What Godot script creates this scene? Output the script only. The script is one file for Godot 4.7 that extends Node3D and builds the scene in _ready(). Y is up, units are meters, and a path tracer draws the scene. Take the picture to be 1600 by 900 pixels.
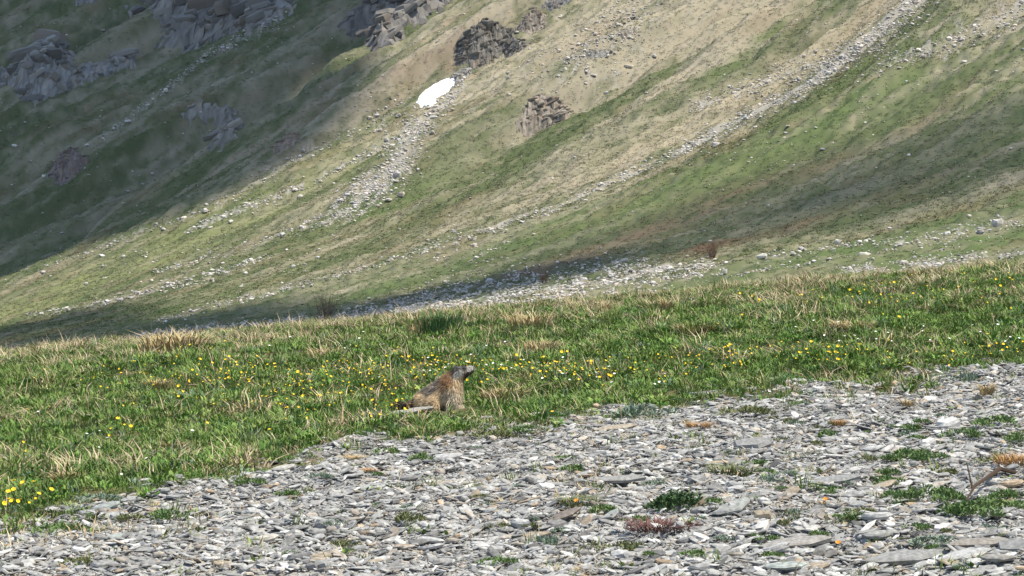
extends Node3D
# A marmot in an alpine meadow above a slate gravel bank, a grassy mountainside behind.
# World: metres, y up, the camera looks towards -z; D = -z is the distance from the camera.

const FOCAL := 3764.0          # focal length in pixels of the 1600 x 900 photograph
const EYE := Vector3(0, 1.6, 0)
const HORIZON := 281.0         # photo row of the horizon
var PITCH := -atan((450.0 - HORIZON) / FOCAL)
var SUN := Vector3(0.42, 0.88, 0.12).normalized()   # towards the sun

var rng := RandomNumberGenerator.new()
var noise := FastNoiseLite.new()
var cells := FastNoiseLite.new()
var materials := {}
var used_names := {}

# ---------------------------------------------------------------- small helpers
func numbered(called: String) -> String:
	var n: int = used_names.get(called, 0)
	used_names[called] = n + 1
	return called if n == 0 else "%s_%03d" % [called, n]

func tag(o: Node, label: String, category: String, group := "") -> void:
	o.set_meta("label", label)
	o.set_meta("category", category)
	if group != "":
		o.set_meta("group", group)

func put(called: String, mesh: Mesh, material: Material, parent: Node = self) -> MeshInstance3D:
	var o := MeshInstance3D.new()
	o.name = numbered(called) if parent == self else called
	o.mesh = mesh
	if material:
		o.material_override = material
	parent.add_child(o, true)
	return o

func matte(colour: Color, rough := 0.9, spec := 0.3) -> StandardMaterial3D:
	var m := StandardMaterial3D.new()
	m.albedo_color = colour.linear_to_srgb()
	m.roughness = rough
	m.metallic_specular = spec
	return m

func tinted(rough := 0.9, spec := 0.3) -> StandardMaterial3D:
	var m := StandardMaterial3D.new()
	m.vertex_color_use_as_albedo = true
	m.roughness = rough
	m.metallic_specular = spec
	return m

func ray(u: float, v: float) -> Vector3:
	var d := Vector3((u - 800.0) / FOCAL, -(v - 450.0) / FOCAL, -1.0)
	return d.rotated(Vector3.RIGHT, PITCH).normalized()

func r(a: float, b: float) -> float:
	return rng.randf_range(a, b)

# ---------------------------------------------------------------- terrain
const PROFILE := [[0.0, -0.1], [6.0, -0.04], [10.0, 0.0], [17.0, 0.0], [20.0, 0.09], [23.0, 0.17], [28.0, 0.07], [34.0, -0.45], [45.0, -2.0], [60.0, -3.9], [90.0, -5.8], [130.0, -6.6], [1000.0, -6.6]]

func profile(d: float) -> float:
	var i := 0
	while i < PROFILE.size() - 2 and d > PROFILE[i + 1][0]:
		i += 1
	var a: Array = PROFILE[maxi(i - 1, 0)]
	var b: Array = PROFILE[i]
	var c: Array = PROFILE[i + 1]
	var e: Array = PROFILE[mini(i + 2, PROFILE.size() - 1)]
	var t: float = clampf((d - b[0]) / (c[0] - b[0]), 0, 1)
	var w: float = c[0] - b[0]
	var m0: float = (c[1] - a[1]) / maxf(c[0] - a[0], 0.1) * w
	var m1: float = (e[1] - b[1]) / maxf(e[0] - b[0], 0.1) * w
	var t2 := t * t
	var t3 := t2 * t
	return (2 * t3 - 3 * t2 + 1) * b[1] + (t3 - 2 * t2 + t) * m0 + (-2 * t3 + 3 * t2) * c[1] + (t3 - t2) * m1

func near_height(x: float, d: float) -> float:
	var k := lerpf(0.05, 0.087, smoothstep(9.0, 27.0, d)) + 0.073 * smoothstep(34.0, 110.0, d)
	var h := profile(d) + k * x
	h += noise.get_noise_2d(x * 60.0, d * 60.0) * 0.05 + noise.get_noise_2d(x * 300.0 + 500.0, d * 300.0) * 0.018
	return h

func near_hit(u: float, v: float) -> Vector3:
	var dir := ray(u, v)
	var t := 5.0
	while t < 60.0:
		var p := EYE + dir * t
		if p.y < near_height(p.x, -p.z):
			break
		t += 0.1
	var a := t - 0.1
	for i in 8:
		var m := (a + t) * 0.5
		var p := EYE + dir * m
		if p.y < near_height(p.x, -p.z):
			t = m
		else:
			a = m
	var q := EYE + dir * t
	q.y = near_height(q.x, -q.z)
	return q

func base_hill(x: float, d: float) -> float:
	var a := -6.6 + 0.16 * x
	var b := -68.0 + 0.45 * x + 0.3 * d
	var m := maxf(a, b)
	return m + 6.0 * log(exp((a - m) / 6.0) + exp((b - m) / 6.0))

# along the fall line (downhill) and across it
func along(x: float, d: float) -> float:
	return -0.832 * x - 0.555 * d
func across(x: float, d: float) -> float:
	return -0.555 * x + 0.832 * d

var crease_s := PackedFloat32Array()
var crease_q := PackedFloat32Array()
var gully_s := PackedFloat32Array()
var gully_q := PackedFloat32Array()

func base_hit(u: float, v: float) -> Vector2:
	var dir := ray(u, v)
	var t := 120.0
	while t < 1500.0:
		var p := EYE + dir * t
		if p.y < base_hill(p.x, -p.z):
			break
		t += 1.0
	var p2 := EYE + dir * t
	return Vector2(p2.x, -p2.z)

func follow(ss: PackedFloat32Array, qq: PackedFloat32Array, s: float) -> float:
	var n := ss.size()
	if s <= ss[0]:
		return qq[0] + (s - ss[0]) * (qq[1] - qq[0]) / (ss[1] - ss[0])
	for i in n - 1:
		if s <= ss[i + 1]:
			return lerpf(qq[i], qq[i + 1], (s - ss[i]) / (ss[i + 1] - ss[i]))
	return qq[n - 1] + (s - ss[n - 1]) * (qq[n - 1] - qq[n - 2]) / (ss[n - 1] - ss[n - 2])

func lay_line(pixels: Array, ss: PackedFloat32Array, qq: PackedFloat32Array) -> void:
	var list := []
	for p in pixels:
		var g := base_hit(p[0], p[1])
		list.append([along(g.x, g.y), across(g.x, g.y)])
	list.sort_custom(func(a, b): return a[0] < b[0])
	for e in list:
		ss.append(e[0])
		qq.append(e[1])

# the mountainside and the valley floor, from about 60 m outwards
func far_height(x: float, d: float) -> float:
	var h := base_hill(x, d)
	var up := clampf((h - (-6.6 + 0.16 * x) - 4.0) / 14.0, 0.0, 1.0)
	var s := along(x, d)
	var q := across(x, d)
	if up > 0.0:
		var t := q - follow(crease_s, crease_q, s)
		h += 1.6 * exp(-t * t / 90.0) * up
		if t > 0.0:
			h += (-5.0 * smoothstep(0.0, 9.0, t) + 0.22 * maxf(0.0, t - 9.0)) * up
		var g := q - follow(gully_s, gully_q, s)
		h -= 2.3 * exp(-g * g / 3.0) * up * smoothstep(30.0, 5.0, s + 170.0)
		h += noise.get_noise_2d(q * 3.2, s * 0.5) * 5.6 * up
		h += noise.get_noise_2d(q * 11.0 + 90.0, s * 1.7) * 1.7 * up
	h += noise.get_noise_2d(q * 38.0 + 40.0, s * 8.0) * 0.48 * (0.35 + 0.65 * up)
	h += noise.get_noise_2d(q * 60.0, s * 20.0) * 0.30
	if d < 130.0:
		h = lerpf(profile(d) + 0.16 * x, h, smoothstep(70.0, 130.0, d))
	return h

func far_hit(u: float, v: float) -> Vector3:
	var dir := ray(u, v)
	var t := 110.0
	var step := 1.5
	while t < 1100.0:
		var p := EYE + dir * t
		if p.y < far_height(p.x, -p.z):
			break
		t += step
	var a := t - step
	for i in 9:
		var m := (a + t) * 0.5
		var p := EYE + dir * m
		if p.y < far_height(p.x, -p.z):
			t = m
		else:
			a = m
	return EYE + dir * t

func far_normal(p: Vector3) -> Vector3:
	var e := 1.5
	return Vector3(far_height(p.x - e, -p.z) - far_height(p.x + e, -p.z), 2.0 * e, far_height(p.x, -p.z + e) - far_height(p.x, -p.z - e)).normalized()

# ---------------------------------------------------------------- mesh builders
func face(st: SurfaceTool, a: Vector3, b: Vector3, c: Vector3, inside: Vector3) -> void:
	var n := (b - a).cross(c - a)
	if n.dot((a + b + c) / 3.0 - inside) < 0.0:
		n = -n
		st.set_normal(n.normalized())
		st.add_vertex(a); st.add_vertex(b); st.add_vertex(c)
	else:
		st.set_normal(n.normalized())
		st.add_vertex(a); st.add_vertex(c); st.add_vertex(b)

# a flat, broken piece of slate about 1 m across; thick is its height
func slate_mesh(thick: float, sides: int, long: float) -> ArrayMesh:
	var st := SurfaceTool.new()
	st.begin(Mesh.PRIMITIVE_TRIANGLES)
	var low := []
	var mid := []
	var top := []
	for i in sides:
		var a := TAU * (i + r(-0.33, 0.33)) / sides
		var k := r(0.72, 1.08) * 0.5
		var p := Vector3(cos(a) * k * long, 0, sin(a) * k / sqrt(long))
		low.append(p * r(0.82, 1.0) + Vector3(0, -thick * 0.5, 0))
		mid.append(p * r(0.97, 1.06) + Vector3(0, thick * r(-0.1, 0.25), 0))
		top.append(p * r(0.72, 0.93) + Vector3(0, thick * r(0.38, 0.6), 0))
	var peak := Vector3(r(-0.12, 0.12), thick * r(0.5, 0.66), r(-0.12, 0.12))
	var o := Vector3.ZERO
	for i in sides:
		var j := (i + 1) % sides
		face(st, top[i], top[j], peak, o)
		face(st, mid[i], mid[j], top[i], o)
		face(st, mid[j], top[j], top[i], o)
		face(st, low[i], low[j], mid[i], o)
		face(st, low[j], mid[j], mid[i], o)
	return st.commit()

func blade(st: SurfaceTool, foot: Vector3, lean: Vector3, height: float, width: float, bend: float) -> void:
	var side := lean.cross(Vector3.UP)
	if side.length() < 0.01:
		side = Vector3.RIGHT
	side = side.normalized() * width * 0.5
	var p1 := foot + Vector3.UP * height * 0.55 + lean * height * 0.3
	var p2 := foot + Vector3.UP * height * (1.0 - bend * 0.35) + lean * height * (0.55 + bend * 0.5)
	one(st, foot - side, foot + side, p1 + side * 0.8)
	one(st, foot - side, p1 + side * 0.8, p1 - side * 0.8)
	one(st, p1 - side * 0.8, p1 + side * 0.8, p2)

# a single leaf face, its front upwards
func one(st: SurfaceTool, a: Vector3, b: Vector3, c: Vector3) -> void:
	var n := (b - a).cross(c - a)
	if n.y < 0.0:
		st.set_normal(-n.normalized())
		st.add_vertex(a); st.add_vertex(b); st.add_vertex(c)
	else:
		st.set_normal(n.normalized())
		st.add_vertex(a); st.add_vertex(c); st.add_vertex(b)

func tuft_mesh(blades: int, spread: float, low: float, high: float, width: float, lean: float) -> ArrayMesh:
	var st := SurfaceTool.new()
	st.begin(Mesh.PRIMITIVE_TRIANGLES)
	for i in blades:
		var a := r(0, TAU)
		var q := sqrt(rng.randf()) * spread
		var b := a + r(-0.9, 0.9)
		var f := r(0.7, 1.3)
		st.set_color(Color(f, f, f))
		blade(st, Vector3(cos(a) * q, -0.01, sin(a) * q), Vector3(cos(b), 0, sin(b)) * r(0.2, 1.0) * lean, r(low, high), width * r(0.7, 1.3), r(0.2, 1.1))
	return st.commit()

# a low plant: small pointed leaves standing off a dome
func leafy_mesh(leaves: int, rise: float, leaf: float, upright: float, gap := 0.15) -> ArrayMesh:
	var sprigs := []
	for i in 14:
		var a := r(0, TAU)
		var k := sqrt(rng.randf()) * 0.42
		sprigs.append(Vector3(cos(a) * k, 0, sin(a) * k))
	var st := SurfaceTool.new()
	st.begin(Mesh.PRIMITIVE_TRIANGLES)
	for i in leaves:
		var a := r(0, TAU)
		var k := sqrt(rng.randf())
		var sprig: Vector3 = sprigs[rng.randi() % sprigs.size()]
		var foot := sprig + Vector3(cos(a) * k, 0, sin(a) * k) * gap
		foot.y = rise * maxf(0.0, 1.0 - foot.length_squared() * 3.2) * r(0.2, 1.0) * (1.0 - 0.5 * k * k)
		var out := (Vector3(cos(a), 0, sin(a)) * k + Vector3(r(-0.7, 0.7), upright * r(0.4, 1.2), r(-0.7, 0.7))).normalized()
		var side := out.cross(Vector3(r(-1, 1), r(-1, 1), r(-1, 1))).normalized() * leaf * r(0.18, 0.32)
		var f := r(0.6, 1.5)
		st.set_color(Color(f * r(0.9, 1.2), f, f * r(0.8, 1.1)))
		var len := leaf * r(0.6, 1.3)
		var mid := foot + out * len * 0.55
		var tip := foot + out * len
		one(st, foot, mid + side, tip)
		one(st, foot, tip, mid - side)
	return st.commit()

func tube(st: SurfaceTool, a: Vector3, b: Vector3, ra: float, rb: float, sides := 4) -> void:
	var f := (b - a).normalized()
	var s := f.cross(Vector3(0.3, 0.2, 0.9)).normalized()
	var w := f.cross(s)
	for i in sides:
		var t0 := TAU * i / sides
		var t1 := TAU * (i + 1) / sides
		var o0 := s * cos(t0) + w * sin(t0)
		var o1 := s * cos(t1) + w * sin(t1)
		face(st, a + o0 * ra, a + o1 * ra, b + o0 * rb, (a + b) * 0.5)
		face(st, a + o1 * ra, b + o1 * rb, b + o0 * rb, (a + b) * 0.5)

class Cloud_of_copies:
	var where: Array[Transform3D] = []
	var tint := PackedColorArray()

func scatter(called: String, mesh: Mesh, material: Material, list: Cloud_of_copies, parent: Node = self) -> MultiMeshInstance3D:
	var m := MultiMesh.new()
	m.transform_format = MultiMesh.TRANSFORM_3D
	m.use_colors = true
	m.mesh = mesh
	m.instance_count = list.where.size()
	for i in list.where.size():
		m.set_instance_transform(i, list.where[i])
		m.set_instance_color(i, list.tint[i])
	var o := MultiMeshInstance3D.new()
	o.name = called if parent != self else numbered(called)
	o.multimesh = m
	if material:
		o.material_override = material
	o.set_meta("kind", "stuff")
	parent.add_child(o, true)
	return o

func turned(yaw: float, tilt_x: float, tilt_z: float, size: Vector3, at: Vector3) -> Transform3D:
	return Transform3D((Basis(Vector3.RIGHT, tilt_x) * Basis(Vector3.BACK, tilt_z) * Basis(Vector3.UP, yaw)).scaled_local(size), at)

# ================================================================ the scene
func _ready() -> void:
	rng.seed = 20260525
	noise.seed = 7
	noise.noise_type = FastNoiseLite.TYPE_SIMPLEX
	noise.frequency = 0.01
	noise.fractal_octaves = 2
	cells.seed = 11
	cells.noise_type = FastNoiseLite.TYPE_CELLULAR
	cells.frequency = 1.0
	cells.cellular_return_type = FastNoiseLite.RETURN_CELL_VALUE
	make_camera_and_light()
	lay_line([[-250, 560], [0, 435], [133, 385], [187, 330], [233, 300], [434, 190], [534, 122], [640, 60], [730, 5], [820, -50]], crease_s, crease_q)
	lay_line([[1400, -70], [1290, 0], [1240, 35], [1200, 65], [1150, 105], [1110, 135], [1040, 185]], gully_s, gully_q)
	make_edge()
	make_meadow_ground()
	make_hillside()
	make_clouds()
	make_outcrops()
	make_hill_things()
	make_marmot()
	make_grass()
	make_gravel()
	make_plants()
	make_flowers()

func make_camera_and_light() -> void:
	var cam := Camera3D.new()
	cam.name = "camera"
	add_child(cam)
	cam.position = EYE
	cam.rotation.x = PITCH
	cam.fov = rad_to_deg(2.0 * atan(450.0 / FOCAL))
	cam.near = 0.1
	cam.far = 4000.0
	cam.current = true
	var env := Environment.new()
	env.background_mode = Environment.BG_SKY
	var sky := Sky.new()
	var mat := ProceduralSkyMaterial.new()
	mat.sky_top_color = Color(0.46, 0.55, 0.68)
	mat.sky_horizon_color = Color(0.78, 0.82, 0.86)
	mat.sky_curve = 0.2
	mat.ground_bottom_color = Color(0.28, 0.30, 0.26)
	mat.ground_horizon_color = Color(0.55, 0.60, 0.62)
	sky.sky_material = mat
	env.sky = sky
	env.background_energy_multiplier = 1.15
	env.tonemap_mode = Environment.TONE_MAPPER_LINEAR
	env.tonemap_exposure = 1.75
	env.fog_enabled = true
	env.fog_density = 0.00004
	env.fog_light_color = Color(0.80, 0.85, 0.90)
	env.sdfgi_enabled = true
	env.ssao_enabled = true
	env.ssil_enabled = true
	var we := WorldEnvironment.new()
	we.name = "world_environment"
	we.environment = env
	add_child(we)
	var sun := DirectionalLight3D.new()
	sun.name = "sun"
	add_child(sun)
	sun.look_at_from_position(SUN * 100.0, Vector3.ZERO, Vector3(0, 0, 1))
	sun.light_energy = 1.4
	sun.light_color = Color(1.0, 0.96, 0.885)
	sun.light_angular_distance = 0.55
	sun.shadow_enabled = true
	sun.directional_shadow_max_distance = 900.0

# ---------------------------------------------------------------- meadow and gravel bank
var edge_t := PackedFloat32Array()
var edge_d := PackedFloat32Array()

func make_edge() -> void:
	for p in [[-500, 920], [-300, 880], [0, 836], [150, 806], [250, 776], [380, 750], [470, 724], [560, 700], [640, 688], [760, 678], [870, 668], [1000, 652], [1140, 627], [1290, 610], [1420, 600], [1600, 585], [1900, 568], [2200, 560]]:
		var q := near_hit(p[0], p[1])
		edge_t.append(q.x / -q.z)
		edge_d.append(-q.z)

# metres beyond the edge of the gravel: below 0 is gravel, above 0 meadow
func beyond_edge(x: float, d: float) -> float:
	var t := x / maxf(d, 0.5)
	var e := edge_d[0]
	if t >= edge_t[edge_t.size() - 1]:
		e = edge_d[edge_t.size() - 1]
	else:
		for i in edge_t.size() - 1:
			if t < edge_t[i + 1]:
				e = lerpf(edge_d[i], edge_d[i + 1], clampf((t - edge_t[i]) / (edge_t[i + 1] - edge_t[i]), 0, 1))
				break
	return d - e + noise.get_noise_2d(x * 120.0, d * 60.0) * 0.6 + noise.get_noise_2d(x * 420.0, d * 160.0) * 0.5

func make_meadow_ground() -> void:
	var nc := 260
	var nr := 380
	var pos := PackedVector3Array()
	var col := PackedColorArray()
	for i in nr:
		var f := float(i) / (nr - 1)
		var d := 3.0 * pow(62.0 / 3.0, f)
		for j in nc:
			var x := lerpf(-0.36, 0.36, float(j) / (nc - 1)) * d * (1.0 + 2.0 / d)
			var b := beyond_edge(x, d)
			var n := noise.get_noise_2d(x * 900.0, d * 900.0)
			var n2 := noise.get_noise_2d(x * 150.0 + 300.0, d * 150.0)
			var grit := Color(0.27, 0.26, 0.24) * (1.0 + 0.35 * n) + Color(0.04, 0.02, -0.01) * n2
			var turf := Color(0.060, 0.068, 0.028).lerp(Color(0.13, 0.10, 0.06), clampf(0.35 + 0.8 * n2 + 0.3 * n, 0, 1))
			var c := grit.lerp(turf, smoothstep(-0.2, 0.5, b))
			pos.append(Vector3(x, near_height(x, d), -d))
			col.append(Color(maxf(c.r, 0.01), maxf(c.g, 0.01), maxf(c.b, 0.01)))
	var o := put("ground", grid_mesh(pos, col, nc, nr), tinted(0.95, 0.2))
	o.set_meta("kind", "structure")

func grid_mesh(pos: PackedVector3Array, col: PackedColorArray, nc: int, nr: int) -> ArrayMesh:
	var idx := PackedInt32Array()
	idx.resize((nc - 1) * (nr - 1) * 6)
	var nrm := PackedVector3Array()
	nrm.resize(pos.size())
	var k := 0
	for i in nr:
		for j in nc:
			var at := i * nc + j
			var n := (pos[at + (1 if j < nc - 1 else 0)] - pos[at - (1 if j > 0 else 0)]).cross(pos[at + (nc if i < nr - 1 else 0)] - pos[at - (nc if i > 0 else 0)]).normalized()
			nrm[at] = n if n.y > 0 else -n
			if i < nr - 1 and j < nc - 1:
				idx[k] = at; idx[k + 1] = at + nc; idx[k + 2] = at + nc + 1
				idx[k + 3] = at; idx[k + 4] = at + nc + 1; idx[k + 5] = at + 1
				k += 6
	var arrays := []
	arrays.resize(Mesh.ARRAY_MAX)
	arrays[Mesh.ARRAY_VERTEX] = pos
	arrays[Mesh.ARRAY_NORMAL] = nrm
	arrays[Mesh.ARRAY_COLOR] = col
	arrays[Mesh.ARRAY_INDEX] = idx
	var m := ArrayMesh.new()
	m.add_surface_from_arrays(Mesh.PRIMITIVE_TRIANGLES, arrays)
	return m

# ---------------------------------------------------------------- mountainside
const NC := 780
var rows := PackedFloat32Array()
var hill_pos := PackedVector3Array()
var hill_col := PackedColorArray()
var hill_stone := PackedFloat32Array()

func row_of(d: float) -> int:
	var a := 0
	var b := rows.size() - 1
	while b - a > 1:
		var m := (a + b) / 2
		if rows[m] < d:
			a = m
		else:
			b = m
	return a

func column_of(x: float, d: float) -> int:
	return int((x / d + 0.26) / 0.52 * (NC - 1))

# mixes a colour into an ellipse on the slope; sizes are metres along and across the fall line
func patch(u: float, v: float, ra: float, rc: float, c: Color, strength: float) -> void:
	var p := far_hit(u, v)
	var s0 := along(p.x, -p.z)
	var q0 := across(p.x, -p.z)
	var reach := maxf(ra, rc) * 1.5
	var i0 := row_of(-p.z - reach)
	var i1 := row_of(-p.z + reach)
	for i in range(i0, i1 + 1):
		var d := rows[i]
		var j0 := clampi(column_of(p.x - reach, d), 0, NC - 1)
		var j1 := clampi(column_of(p.x + reach, d), 0, NC - 1)
		for j in range(j0, j1 + 1):
			var at := i * NC + j
			var w := hill_pos[at]
			var a := (along(w.x, d) - s0) / ra
			var b := (across(w.x, d) - q0) / rc
			var k := a * a + b * b
			if k < 2.2:
				k = exp(-k * 1.4) * strength * clampf(0.75 + 0.9 * noise.get_noise_2d(across(w.x, d) * 30.0 + 77.0, along(w.x, d) * 12.0), 0.0, 1.3)
				hill_col[at] = hill_col[at].lerp(c, clampf(k, 0, 1))

# a streak of bare stones; widths in photo pixels at each point
func streak(points: Array, bare: float) -> Array:
	var line := []
	for p in points:
		var w := far_hit(p[0], p[1])
		line.append([w, p[2] * -w.z / FOCAL * 0.5])
	for k in line.size() - 1:
		var a: Vector3 = line[k][0]
		var b: Vector3 = line[k + 1][0]
		var n := int(a.distance_to(b) / 0.5) + 1
		for m in n:
			var f := float(m) / n
			var c := a.lerp(b, f)
			var w: float = lerpf(line[k][1], line[k + 1][1], f) * 1.5
			var i0 := row_of(-c.z - w * 2.2)
			var i1 := row_of(-c.z + w * 2.2)
			for i in range(i0, i1 + 1):
				var d := rows[i]
				for j in range(clampi(column_of(c.x - w, d), 0, NC - 1), clampi(column_of(c.x + w, d) + 1, 0, NC - 1) + 1):
					var at := i * NC + j
					var e := Vector2(hill_pos[at].x - c.x, (hill_pos[at].z - c.z) * 0.45).length() / w
					if e < 1.0:
						hill_stone[at] = maxf(hill_stone[at], (1.0 - e) * bare)
	return line

var streaks := [
	# points are [u, v, width], then how bare it is
	[[[726, 128, 10], [704, 152, 16], [672, 182, 30], [642, 215, 46], [625, 250, 46], [604, 276, 36], [570, 305, 22], [545, 330, 16], [500, 350, 10]], 0.95],
	[[[622, 252, 10], [578, 272, 10], [545, 300, 8], [520, 325, 7], [470, 352, 5]], 0.75],
	[[[604, 284, 10], [588, 308, 8], [560, 338, 6], [530, 352, 5]], 0.75],
	[[[650, 205, 10], [590, 232, 9], [540, 258, 8], [490, 286, 6]], 0.6],
	[[[1450, -20, 40], [1425, 8, 40], [1385, 45, 36], [1340, 85, 30], [1270, 125, 22], [1200, 165, 19], [1130, 203, 18], [1050, 240, 14]], 1.2],
	[[[1050, 240, 14], [960, 282, 10], [870, 322, 13], [780, 355, 13], [680, 386, 11], [600, 408, 6]], 0.85],
	[[[1330, 70, 20], [1240, 110, 22], [1160, 140, 18], [1080, 165, 14]], 0.6],
	[[[600, 190, 18], [530, 215, 16], [470, 242, 12], [410, 282, 12], [345, 318, 10], [260, 350, 8], [160, 386, 6], [60, 420, 4]], 0.4],
	[[[470, 292, 8], [400, 320, 14], [350, 338, 12], [290, 360, 8]], 0.8],
	[[[545, 332, 16], [470, 358, 14], [400, 380, 12], [330, 402, 8], [240, 425, 6]], 0.35],
	[[[420, 400, 6], [300, 440, 12], [220, 458, 10], [140, 476, 8], [40, 494, 6]], 0.45],
	[[[600, 412, 6], [500, 435, 8], [420, 460, 8], [330, 480, 8], [240, 505, 6]], 0.35],
	[[[1620, 8, 30], [1540, 45, 24], [1470, 72, 20], [1400, 95, 16]], 0.6],
	[[[1400, 85, 26], [1370, 105, 22]], 0.45],
	[[[1010, 30, 60], [940, 60, 50], [880, 95, 40]], 0.4],
	[[[640, 270, 26], [560, 290, 18], [520, 320, 14]], 0.55],
	[[[430, 20, 26], [400, 45, 20], [330, 85, 10], [270, 130, 8], [200, 185, 8], [140, 230, 6]], 0.5],
	[[[800, 375, 8], [760, 395, 6], [730, 410, 5]], 0.5],
	# the stony strip on the valley floor
	[[[1135, 414, 10], [1040, 424, 26], [950, 440, 42], [860, 455, 44], [760, 468, 46], [680, 478, 40], [600, 490, 26], [520, 498, 18], [420, 508, 14], [320, 516, 12], [200, 528, 10]], 1.0],
	[[[1600, 345, 16], [1520, 360, 22], [1440, 372, 14], [1340, 382, 10], [1250, 394, 10], [1180, 405, 12]], 0.6],
	[[[1620, 394, 10], [1540, 402, 12], [1440, 412, 16], [1390, 420, 16], [1310, 424, 12]], 0.75],
	[[[1400, 388, 4], [1290, 407, 6], [1180, 425, 4], [1130, 436, 4]], 0.45],
]

func make_hillside() -> void:
	for i in 12:
		rows.append(56.0 + (106.0 - 56.0) * i / 12.0)
	for i in 60:
		rows.append(1.0 / lerpf(1.0 / 106.0, 1.0 / 150.0, i / 60.0))
	for i in 70:
		rows.append(1.0 / lerpf(1.0 / 150.0, 1.0 / 205.0, i / 70.0))
	for i in 250:
		rows.append(1.0 / lerpf(1.0 / 205.0, 1.0 / 310.0, i / 250.0))
	for i in 350:
		rows.append(1.0 / lerpf(1.0 / 310.0, 1.0 / 640.0, i / 350.0))
	for i in 20:
		rows.append(lerpf(640.0, 1000.0, i / 19.0))
	var straw := Color(0.275, 0.248, 0.188)
	var green := Color(0.115, 0.126, 0.068)
	var dark_green := Color(0.055, 0.082, 0.035)
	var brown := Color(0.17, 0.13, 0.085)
	for d in rows:
		for j in NC:
			var x := lerpf(-0.26, 0.26, float(j) / (NC - 1)) * d
			var s := along(x, d)
			var q := across(x, d)
			var h := far_height(x, d)
			hill_pos.append(Vector3(x, h, -d))
			# straw on the upper right, green lower and to the left; streaks follow the fall line
			var n1 := noise.get_noise_2d(q * 9.0 + 200.0, s * 1.3)
			var n2 := noise.get_noise_2d(q * 30.0 + 10.0, s * 6.0)
			var n3 := noise.get_noise_2d(q * 60.0 + 900.0, s * 24.0)
			var above := h - (-6.6 + 0.16 * x)
			var dry := smoothstep(4.0, 24.0, above + 6.0 * n1) * 0.75 + 0.12
			var t := q - follow(crease_s, crease_q, s)
			dry *= 1.0 - 0.6 * smoothstep(-25.0, 5.0, t)
			dry = clampf(dry + 0.30 * n1 + 0.32 * n2 + 0.28 * n3, 0.0, 1.0)
			var c := green.lerp(straw, dry)
			c = c.lerp(dark_green, clampf(0.2 - 0.6 * n1 - 0.5 * n3, 0.0, 0.6))
			c = c.lerp(brown, clampf(0.55 * noise.get_noise_2d(q * 14.0 - 300.0, s * 5.0) - 0.05, 0.0, 0.5))
			hill_col.append(c)
	hill_stone.resize(hill_pos.size())
	# tracts of one growth or another, some brown ones with cloud shade in their colour, found on the photograph
	var lush := Color(0.082, 0.112, 0.046)
	var bright := Color(0.150, 0.165, 0.078)
	for a in [
		[1230, 215, 18, 5, lush, 0.9], [1180, 245, 14, 4, bright, 0.7], [1310, 170, 14, 5, lush, 0.7], [1400, 120, 14, 4, lush, 0.5], [1080, 275, 10, 3, lush, 0.6],
		[640, 310, 9, 4, lush, 0.9], [590, 330, 9, 4, lush, 0.8], [560, 250, 9, 5, bright, 0.5],
		[700, 420, 13, 6, lush, 0.9], [800, 385, 12, 4, lush, 0.8], [600, 450, 16, 5, lush, 0.7], [880, 340, 10, 2.5, lush, 0.6],
		[120, 440, 22, 6, bright, 0.8], [300, 385, 18, 6, bright, 0.65], [420, 330, 14, 6, bright, 0.5], [60, 480, 24, 6, bright, 0.7], [250, 490, 20, 4, lush, 0.8], [420, 470, 14, 4, lush, 0.6],
		[960, 120, 20, 8, straw, 0.8], [1080, 60, 20, 9, straw, 0.7], [1180, 160, 20, 4, Color(0.315, 0.275, 0.195), 0.9], [1000, 240, 18, 4, straw, 0.8], [820, 290, 20, 4, straw, 0.7], [1060, 200, 16, 3, Color(0.31, 0.272, 0.195), 0.7],
		[1500, 220, 16, 3, straw, 0.7], [1560, 290, 18, 3, straw, 0.6], [1350, 300, 16, 3, straw, 0.6], [1450, 270, 16, 2.2, dark_green, 0.8], [1560, 190, 14, 2.5, dark_green, 0.8], [1300, 330, 12, 3, dark_green, 0.6], [1580, 330, 12, 3, dark_green, 0.8],
		[1050, 350, 14, 4, brown, 0.8], [1250, 350, 12, 3, brown, 0.6], [940, 400, 10, 4, brown, 0.8], [1110, 388, 3, 2.5, Color(0.16, 0.085, 0.055), 0.9], [830, 428, 4, 2, Color(0.15, 0.09, 0.06), 0.8], [1000, 385, 9, 3, dark_green, 0.5],  # the plain brown tracts put weak cloud shade into the slope colour
		[1300, 400, 14, 4, lush, 0.9], [1480, 385, 14, 4, lush, 0.9], [1180, 430, 10, 3, lush, 0.9], [1570, 375, 12, 3, lush, 0.8],
		[660, 125, 8, 4, Color(0.20, 0.155, 0.118), 0.5], [690, 105, 7, 3, Color(0.19, 0.15, 0.115), 0.4],
	]:
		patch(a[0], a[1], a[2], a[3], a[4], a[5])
	for e in [[1290, 0], [1265, 18], [1240, 35], [1220, 50], [1200, 65], [1175, 85], [1150, 105], [1130, 120], [1110, 135]]:
		patch(e[0] - 4, e[1] - 4, 3.0, 0.9, lush, 0.55)
	for a in streaks:
		streak(a[0], a[1])
	for i in hill_pos.size():
		var k := hill_stone[i]
		if k > 0.02:
			var p := hill_pos[i]
			var n := noise.get_noise_2d(p.x * 150.0, p.z * 60.0) * 0.6 + noise.get_noise_2d(p.x * 60.0, p.z * 30.0) * 0.5
			hill_col[i] = hill_col[i].lerp(Color(0.30, 0.285, 0.26), clampf((k * 1.2 - 0.55 + n * 1.3) * 1.5, 0, 0.75))
	var o := put("hillside", grid_mesh(hill_pos, hill_col, NC, rows.size()), tinted(0.95, 0.15))
	o.set_meta("kind", "structure")

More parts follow.
